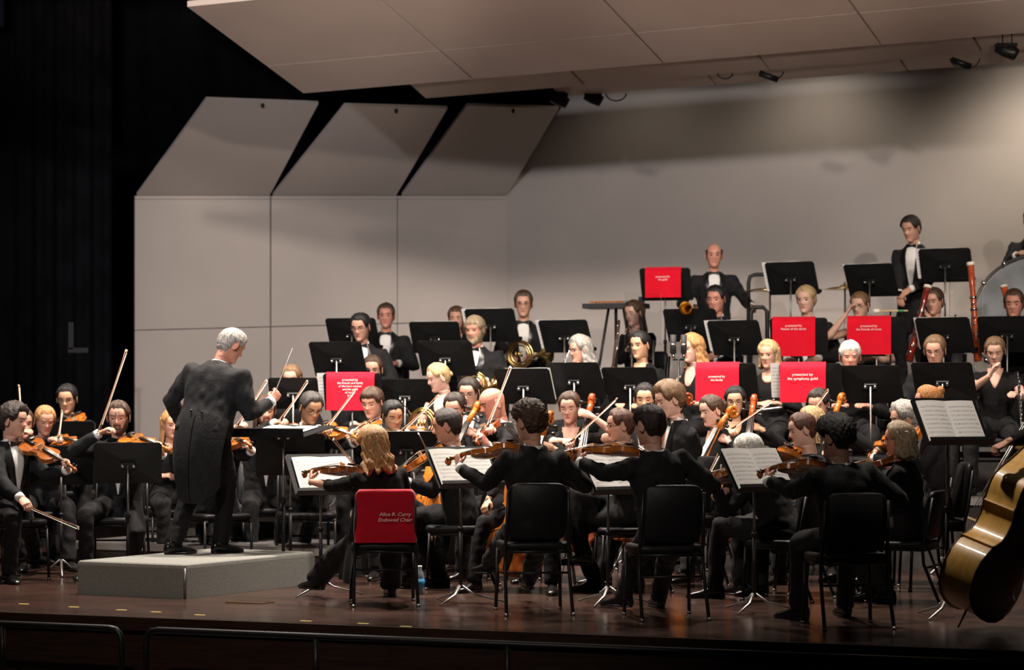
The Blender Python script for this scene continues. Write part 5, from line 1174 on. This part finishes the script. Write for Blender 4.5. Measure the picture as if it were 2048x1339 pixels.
# red chair covers
def chair_cover(key, yaw, label, text=None):
    I = PEOPLE[key]; p = I['pel']; F = yawdir(yaw); M = frame(rightof(F), F, Zv, np.array([p[0], p[1], I['riser']])+F*.03)
    root = empty('chair_cover', M=M); tag(root, label, 'chair cover'); zs = max(.9, min(1.18, (p[2]-.085-I['riser'])/.47))
    nx, nz = 40, 16; P = np.zeros((nz, nx, 3))
    for i in range(nz):
        v = i/(nz-1)
        for j in range(nx):
            a = 2*math.pi*j/nx; c, s = math.cos(a), math.sin(a); w = .200+.010*(v)+.004*math.sin(6*a+v*3); t = .045
            z = (.872-.40*v)*zs; x = np.sign(c)*abs(c)**.5*w; y = np.sign(s)*abs(s)**.5*t
            if v < .12: q = 1-.35*(1-v/.12)**2; x *= 1-.12*(1-v/.12)**2; y *= q
            fold = .007*math.sin(x*34+z*16+1.2)*v+.010*math.exp(-((x*.8-z*.75+.50)/.03)**2)*v
            P[i, j] = (x, -.190-(z/zs-.45)*.16+y-(fold if s < 0 else 0), z)
    mb = MB(); mb.grid(P, cap0=True, flip=True); link('cloth', fixn(mb.mesh('cloth', M_REDV)), root)
    if text:
        t = link('lettering', text_mesh(text, .036, M_LETTER, .25), root); t.matrix_basis = Matrix.Translation((.06, -.288, .665*zs)) @ Matrix.Rotation(R(99), 4, 'X')
chair_cover('f27', 6, 'red velvet cover with cursive lettering on the strawberry-blonde woman\'s chair back', 'Alice R. Curry\nEndowed Chair')
chair_cover('c29', 172, 'red cloth cover on the chair of the woman cellist with bare forearms')

# ------------------------------------------------------------------ double bass
BASS = fiddle(1.06, .20, V_GOLD, OUT_B, arch=.03, endpin=.10, chin=False, nk=.42, ribm=V_GOLD, backm=V_DARK_AND_SHADE)  # front and back plates coloured dark to paint in their shade; ribs stay golden
bot = FL(1932, 1262); bot[2] = .11
A = nrm(np.array([.50, .08, 1.0])); Fb = yawdir(56); N = nrm(Fb-A*np.dot(Fb, A)); S = np.cross(A, N)
BASS.place('double_bass', frame(S, A, N, bot-N*.10), 'large golden-ribbed double bass leaning at the picture edge', 'double bass')
# ------------------------------------------------------------------ winds and brass
def bassoon(px0, py0, px1, py1, d, m, label):
    a, b = W(px0, py0, d), W(px1, py1, d-.1); root = empty('bassoon', tuple(b)); tag(root, label, 'bassoon', 'bassoons'); v = a-b; L = np.linalg.norm(v)
    q = lambda f: v*f
    mb = MB(); mb.tube([q(0), q(.30), q(.31), q(.5), q(.51), q(.74), q(.76), q(.97)], [.034, .034, .030, .027, .027, .023, .026, .029], 14); link('joints', mb.mesh('joints', m), root)
    mb = MB(); mb.tube([q(.965), q(1.0)], [.037, .034], 14); link('bell_ring', mb.mesh('bell_ring', M_IVORY), root)
    for f in (.30, .52, .64): 
        mb = MB(); mb.tube([q(f-.012), q(f+.012)], .033, 14); link('band', mb.mesh('band', M_SILVER), root)
    n = nrm(v); s = np.cross(n, [0, 1, 0]); 
    for f in (.12, .2, .38, .44, .58): 
        mb = MB(); mb.ball(q(f)+np.array([-.01, -.034, 0]), (.012, .008, .016), 8, 5); link('key', mb.mesh('key', M_SILVER), root)
bassoon(1856, 570, 1818, 722, 22.15, M_BASSOON2, 'dark red bassoon beside the brown-haired bassoonist\'s face')
bassoon(1941, 524, 1956, 722, 21.9, M_BASSOON, 'tall bright red bassoon standing clear with a pale bell ring')
bassoon(2007, 570, 2034, 690, 22.3, M_BASSOON, 'bright red bassoon leaning in front of the bass drum')
def pipe(name, a, b, r0, r1, m, label, cat, keys=8, bell=0.0, km=M_SILVER):
    root = empty(name, tuple(b)); tag(root, label, cat); v = np.asarray(a)-np.asarray(b)
    mb = MB(); mb.tube([v*0, v*.08, v*.5, v*.92, v], [r1+bell, r1, (r0+r1)/2, r0, r0*.7], 12); link('tube', mb.mesh('tube', m), root)
    for i in range(keys):
        f = .12+.76*i/max(1, keys-1); mb = MB(); mb.ball(v*f+np.array([.004*(-1)**i, -r1*1.05, 0]), (.007, .005, .010), 8, 5); link('key', mb.mesh('key', km), root)
    mb = MB(); mb.tube([v*.1+np.array([.008, -r1, 0]), v*.9+np.array([.008, -r0, 0])], .002, 6); link('key_rod', mb.mesh('key_rod', km), root)
pipe('clarinet', W(1254, 640, 23.5), W(1263, 716, 23.3), .012, .015, M_EBONY, 'black clarinet with bright keys held by the long-haired woman', 'clarinet', 9, .018)
pipe('flute', W(1505, 822, 21.05), W(1566, 814, 21.0), .010, .010, M_SILVER, 'silver flute in the lap of the blonde woman', 'flute', 7)
pipe('flute', W(1128, 728, 21.95), W(1140, 700, 22.0), .010, .010, M_SILVER, 'silver flute at the lips of the grey-haired woman', 'flute', 3)
pipe('oboe', W(2036, 742, 20.2), W(2044, 860, 20.0), .011, .014, M_EBONY, 'black oboe with silver keys beside the woman with her hand at her mouth', 'oboe', 12, .012)
pipe('bass_clarinet', W(1238, 640, 23.35), W(1226, 740, 23.2), .016, .018, V_DARK_AND_SHADE, 'dark brown bass clarinet leaning by the clear shield', 'clarinet', 6, .02)
def horn(c, yaw, label, s=1.0):
    F = yawdir(yaw); root = empty('french_horn', M=frame(rightof(F)*s, F*s, Zv*s, c)); tag(root, label, 'horn', 'french horns')
    for i, (R_, y) in enumerate(((.135, 0), (.115, .022), (.122, -.02), (.09, .012))):
        mb = MB(); mb.torus((0, y, 0), R_, .0085, 'y', 32, 8); link('coil', mb.mesh('coil', M_BRASS), root)
    P = []
    for f, r in ((0, .010), (.25, .016), (.5, .03), (.72, .058), (.88, .10), (.97, .14), (1, .152)):
        cx = .10+.14*f; P.append([(-cx+.0, -.02-.16*f+r*math.cos(a)*.35, -.10-.06*f+r*math.sin(a)) if False else (-.13-.10*f+r*.6*math.cos(a), -.02-.15*f+r*.6*math.cos(a)*-.6, -.03+.06*f+r*math.sin(a)) for a in np.linspace(0, 2*math.pi, 20, endpoint=False)])
    mb = MB(); mb.grid(np.array(P)); mb.grid(np.array(P)*.985, flip=True); link('bell', mb.mesh('bell', M_BRASS), root)
    for x in (-.03, 0, .03):
        mb = MB(); mb.tube([(x, .03, -.03), (x, .03, .03)], .012, 10); link('valve', mb.mesh('valve', M_BRASS), root)
    mb = MB(); mb.tube([(.11, 0, .07), (.17, .02, .16), (.19, .03, .19), (.195, .032, .20)], [.006, .005, .006, .011], 8); link('mouthpipe', mb.mesh('mouthpipe', M_SILVER), root)
horn(W(1040, 708, 23.7), 160, 'brass french horn held at the tall man\'s waist', .95)
horn(W(846, 846, 20.3), 160, 'brass french horn glinting behind the black-haired young woman', .9)
horn(W(948, 770, 22.5), 170, 'brass french horn in the lap of the bearded grey-blond man', .9)
def trumpet(c, yaw, label):
    F = yawdir(yaw); root = empty('trumpet', M=frame(rightof(F), F, Zv, c)); tag(root, label, 'trumpet')
    P = [[(r*math.cos(a), y, r*math.sin(a)) for a in np.linspace(0, 2*math.pi, 16, endpoint=False)] for y, r in ((-.16, .006), (.05, .008), (.18, .014), (.26, .026), (.31, .048), (.325, .06))]
    mb = MB(); mb.grid(np.array(P), flip=True); mb.grid(np.array(P)*.97); link('bell', mb.mesh('bell', M_BRASS), root)
    mb = MB(); mb.tube([(0, -.26, -.0), (0, .16, 0), (0, .19, -.03), (0, .16, -.06), (0, -.12, -.06), (0, -.15, -.03), (0, -.12, 0)], .006, 8); link('tubing', mb.mesh('tubing', M_BRASS), root)
    for y in (-.02, .01, .04): mb = MB(); mb.tube([(0, y, -.08), (0, y, .045)], .010, 10); link('valve', mb.mesh('valve', M_BRASS), root)
trumpet(W(1391, 618, 22.9), 160, 'brass trumpet held before the heavy-set dark-haired man')
# ------------------------------------------------------------------ percussion
c = W(2078, 640, 23.4); D = nrm(np.array([-.50, -.86, 0.12])); S = nrm(np.cross(D, [0, 0, 1])); U_ = np.cross(S, D)
root = empty('bass_drum', M=frame(S, D, U_, c)); tag(root, 'large bass drum with chrome hoop at the picture edge', 'drum')
Rr = .58
P = [[(r*math.cos(a), y, r*math.sin(a)) for a in np.linspace(0, 2*math.pi, 48, endpoint=False)] for y, r in ((-.20, Rr-.02), (.19, Rr-.02))]
mb = MB(); mb.grid(np.array(P), flip=True); link('shell', mb.mesh('shell', M_VINYL), root)
M_DRUMH = mat('drum_head', (0.30, 0.32, 0.34), 0.12, noise=0.3, nscale=3, coat=.5)
P = [[(r*math.cos(a), y, r*math.sin(a)) for a in np.linspace(0, 2*math.pi, 48, endpoint=False)] for y, r in ((.192, Rr-.02), (.196, Rr-.06), (.197, .01))]
mb = MB(); mb.grid(np.array(P), flip=True, cap1=True); link('drum_head', fixn(mb.mesh('drum_head', M_DRUMH)), root)
for y in (.20, -.20):
    mb = MB(); mb.torus((0, y, 0), Rr, .016, 'y', 56, 8); link('hoop', mb.mesh('hoop', M_STEEL), root)
for i in range(14):
    a = 2*math.pi*i/14+.15; mb = MB(); x, z = Rr*1.01*math.cos(a), Rr*1.01*math.sin(a); mb.tube([(x, -.2, z), (x, .21, z)], .007, 6); mb.ball((x, .205, z), (.028, .022, .028), 8, 5); link('tension_rod', mb.mesh('tension_rod', M_SILVER), root)
mb = MB(); mb.tube([(-.35, 0, -.5), (-.45, 0, -1.0)], .02, 8); mb.tube([(.35, 0, -.5), (.45, 0, -1.0)], .02, 8); link('cradle', mb.mesh('cradle', M_BLACKM), root)
def cymbal(px, py, d, r, label, zf=1.25):
    c = W(px, py, d); root = empty('cymbal', (c[0], c[1], zf)); tag(root, label, 'cymbal', 'suspended cymbals'); h = c[2]-zf
    P = [[(q*math.cos(a), q*math.sin(a), h+z) for a in np.linspace(0, 2*math.pi, 36, endpoint=False)] for q, z in ((.012, .040), (.03, .038), (.06, .018), (r*.6, .008), (r, -.012), (r*.6, .005), (.05, .013), (.02, .03))]
    mb = MB(); mb.grid(np.array(P)); link('plate', fixn(mb.mesh('plate', M_BRASS)), root)
    mb = MB(); mb.tube([(0, 0, .06), (0, 0, h+.06)], .009, 8); link('rod', mb.mesh('rod', M_STEEL), root)
    for a in (0, 120, 240): mb = MB(); v = yawdir(a)*.3; mb.tube([(0, 0, .35), (v[0], v[1], .005)], .009, 8); link('leg', mb.mesh('leg', M_STEEL), root)
cymbal(1540, 579, 24.6, .26, 'brass suspended cymbal edge-on behind the stand by the balding percussionist')
cymbal(1690, 576, 24.2, .22, 'brass suspended cymbal edge-on above the woman adjusting her glasses')
def tubeframe(pts, zf, label, r=.020):
    P = [W(*p) for p in pts]; root = empty('tube_frame', (P[0][0], P[0][1], zf)); tag(root, label, 'frame'); O = np.array([P[0][0], P[0][1], zf]); P[0][2] = zf; P[-1][2] = zf
    Q = [p-O for p in P]; mb = MB(); mb.tube(Q, r, 10); link('bar', mb.mesh('bar', M_BLACKM), root)
    for p in (Q[0], Q[-1]): mb = MB(); mb.tube([p, p+np.array([0, 0, .03])], r*1.6, 10); link('foot', mb.mesh('foot', M_BLACKM), root)
tubeframe([(1497, 700, 24.9), (1497, 565, 24.9), (1500, 553, 24.9), (1510, 549, 24.9), (1600, 547, 24.7), (1612, 550, 24.7), (1615, 562, 24.7), (1615, 700, 24.7)], 1.25, 'black tubular frame standing right of the balding percussionist')
tubeframe([(1500, 700, 23.9), (1502, 622, 23.9), (1508, 614, 23.9), (1526, 614, 23.9), (1534, 622, 23.9), (1536, 700, 23.9)], 1.0, 'small black tubular frame by the balding percussionist\'s hand')
# glockenspiel table
c = W(1232, 606, 25.2); F = yawdir(160); root = empty('glockenspiel', (c[0], c[1], 1.25)); tag(root, 'bar percussion instrument on a stand left of the clear shield', 'percussion'); h = c[2]-1.25; rx = rightof(F)
mb = MB(); M3 = np.stack([rx, F, Zv], 1); mb.box((0, 0, h-.03), (.62, .30, .05), M3); link('case', mb.mesh('case', M_GREYT, False), root)
mb = MB(); mb.box(M3@np.array([-.27, .0, h+.03]), (.05, .06, .06), M3); link('clamp', mb.mesh('clamp', M_BLACKM, False), root)
for i in range(14):
    mb = MB(); mb.box(M3@np.array([-.24+.037*i, 0, h+.012]), (.028, .26-.008*i, .014), M3); link('bar', mb.mesh('bar', V_ORANGE if i > 3 else M_STEEL, False), root)
for x in (-.26, .26):
    mb = MB(); mb.tube([M3@np.array([x*.3, 0, h-.05]), M3@np.array([x, 0, 0])], .014, 8); link('leg', mb.mesh('leg', M_BLACKM), root)
mb = MB(); mb.tube([M3@np.array([0, 0, h-.05]), M3@np.array([0, 0, .02])], .016, 8); link('post', mb.mesh('post', M_BLACKM), root)
# clear acrylic shields
def shield(px0, py0, px1, py1, d, yaw, zf, label):
    a = W(px0, py0, d); b = W(px1, py1, d); w = abs(b[0]-a[0])/max(.3, abs(math.cos(R(yaw)))); F = yawdir(yaw); c = (a+b)/2; root = empty('acoustic_shield', (c[0], c[1], zf)); tag(root, label, 'screen', 'clear acoustic shields'); M3 = np.stack([rightof(F), F, Zv], 1)
    h = a[2]-b[2]; mb = MB(); mb.box((0, 0, c[2]-zf), (w, .010, h), M3); link('panel', mb.mesh('panel', M_CLEAR, False), root)
    for sx in (-1, 1): mb = MB(); mb.tube([M3@np.array([sx*w*.3, .02, 0]), M3@np.array([sx*w*.3, .02, b[2]-zf+.05])], .010, 8); link('post', mb.mesh('post', M_STEEL), root)
shield(1250, 585, 1322, 690, 23.3, 10, 1.0, 'clear acrylic shield in front of the long-haired clarinettist')
shield(1898, 556, 1966, 640, 22.9, 12, 1.0, 'clear acrylic shield between the bassoons')
# mallet resting on the stand rim
a = W(1746, 622, 22.6); b = W(1816, 621, 22.6); root = empty('drum_mallet', tuple((a+b)/2)); tag(root, 'wooden mallet with pale felt head above a red banner', 'mallet'); v = (b-a)/2
mb = MB(); mb.tube([-v*.7, v], .009, 8); link('stick', mb.mesh('stick', M_MAPLE), root)
mb = MB(); mb.tube([-v, -v*.92, -v*.7, -v*.6], [.012, .022, .022, .012], 12); link('felt_head', mb.mesh('felt_head', M_IVORY), root)
mb = MB(); mb.tube([v*.45, v*.75], .0115, 8); link('tape_band', mb.mesh('tape_band', mat('green_tape', (.05, .30, .12), .6)), root)
mb = MB(); mb.tube([(0, 0, 0), (0, .02, 1.0-((a+b)/2)[2])], .008, 8); link('holder', mb.mesh('holder', M_BLACKM), root)
# stereo microphone pair
c = W(1357, 690, 21.3); root = empty('microphone_pair', (c[0], c[1], .6)); tag(root, 'pair of dark microphones with silver bands on a stand by the strawberry-blonde curls', 'microphone'); h = c[2]-.6
for x in (-.045, .045):
    mb = MB(); mb.tube([(x, 0, h-.07), (x, 0, h+.09)], .026, 14); link('capsule', mb.mesh('capsule', M_GREYT), root)
    mb = MB(); mb.tube([(x, 0, h-.005), (x, 0, h+.012)], .028, 14); link('band', mb.mesh('band', M_SILVER), root)
    mb = MB(); mb.tube([(x, 0, h-.12), (x, 0, h-.07)], [.010, .018], 10); link('plug', mb.mesh('plug', M_SILVER), root)
mb = MB(); mb.tube([(-.05, 0, h-.12), (.05, 0, h-.12)], .010, 8); mb.tube([(0, 0, 0), (0, 0, h-.12)], .010, 8); link('stand_pole', mb.mesh('stand_pole', M_BLACKM), root)
for a_ in (0, 120, 240): mb = MB(); v = yawdir(a_)*.2; mb.tube([(0, 0, .1), (v[0], v[1], .005)], .008, 8); link('leg', mb.mesh('leg', M_BLACKM), root)
# water bottles
def bottle(px, py, label):
    p = FL(px, py); root = empty('water_bottle', tuple(p)); tag(root, label, 'bottle', 'water bottles on the floor')
    P = [[(r*math.cos(a), r*math.sin(a), z) for a in np.linspace(0, 2*math.pi, 16, endpoint=False)] for z, r in ((0, .028), (.01, .032), (.12, .032), (.155, .024), (.175, .013), (.19, .013))]
    mb = MB(); mb.grid(np.array(P), cap0=True, cap1=True); link('plastic', mb.mesh('plastic', M_BOTTLE), root)
    mb = MB(); mb.tube([(0, 0, .05), (0, 0, .11)], .0328, 16); link('label', mb.mesh('label', M_BLUEL), root)
    mb = MB(); mb.tube([(0, 0, .188), (0, 0, .205)], .0145, 12); link('cap', mb.mesh('cap', M_PAPER), root)
bottle(840, 1188, 'small blue-labelled water bottle by the red-covered chair'); bottle(1527, 1186, 'small blue-labelled water bottle by the tall stand\'s foot')
# ------------------------------------------------------------------ lamps, cables and microphones under the ceiling
def hung(px, py, d, kind, label, top=None):
    c = W(px, py, d); root = empty('hanging_'+kind, tuple(c)); tag(root, label, 'lamp' if kind == 'lamp' else ('cable' if kind == 'cable' else 'microphone'))
    if kind == 'lamp':
        mb = MB(); mb.tube([(-.09, 0, .02), (-.02, 0, .0), (.07, -.02, -.03), (.09, -.02, -.04)], [.035, .055, .06, .05], 12); link('housing', mb.mesh('housing', M_BLACKM), root)
        mb = MB(); mb.box((0, 0, .045), (.18, .10, .03)); link('yoke', mb.mesh('yoke', M_BLACKM, False), root)
        for x in (-.03, .05): mb = MB(); mb.tube([(x, 0, .05), (x, 0, .17)], .006, 6); link('hanger', mb.mesh('hanger', M_BLACKM), root)
    else:
        w = top or .12; mb = MB(); mb.tube([(w*math.sin(t)*-1, 0, -w*.75*math.cos(t)*1.0) for t in np.linspace(-1.5, 1.5, 14)], .007, 6); link('loop', mb.mesh('loop', M_BLACKM), root)
        if kind == 'microphone': 
            mb = MB(); mb.tube([(-.12, 0, -.02), (.05, 0, -.08)], .028, 10); link('capsule', mb.mesh('capsule', M_BLACKM), root)
hung(1186, 196, 25.6, 'lamp', 'black stage lamp hung on two wires where ceiling meets back wall'); hung(1118, 200, 25.6, 'lamp', 'second black lamp tucked beside the leaning side panel')
hung(1232, 186, 24.4, 'cable', 'black cable loop hung just right of the stage lamp', .10); hung(1450, 146, 23.0, 'cable', 'small black cable loop below the middle ceiling strip', .07)
hung(1545, 142, 22.8, 'microphone', 'black microphone on a curled cable under the middle ceiling strip', .10); hung(1930, 115, 21.9, 'microphone', 'larger black microphone hung under the ceiling at the far side', .13)
hung(2012, 101, 21.7, 'lamp', 'small dark lamp clipped to the ceiling edge at the far side')
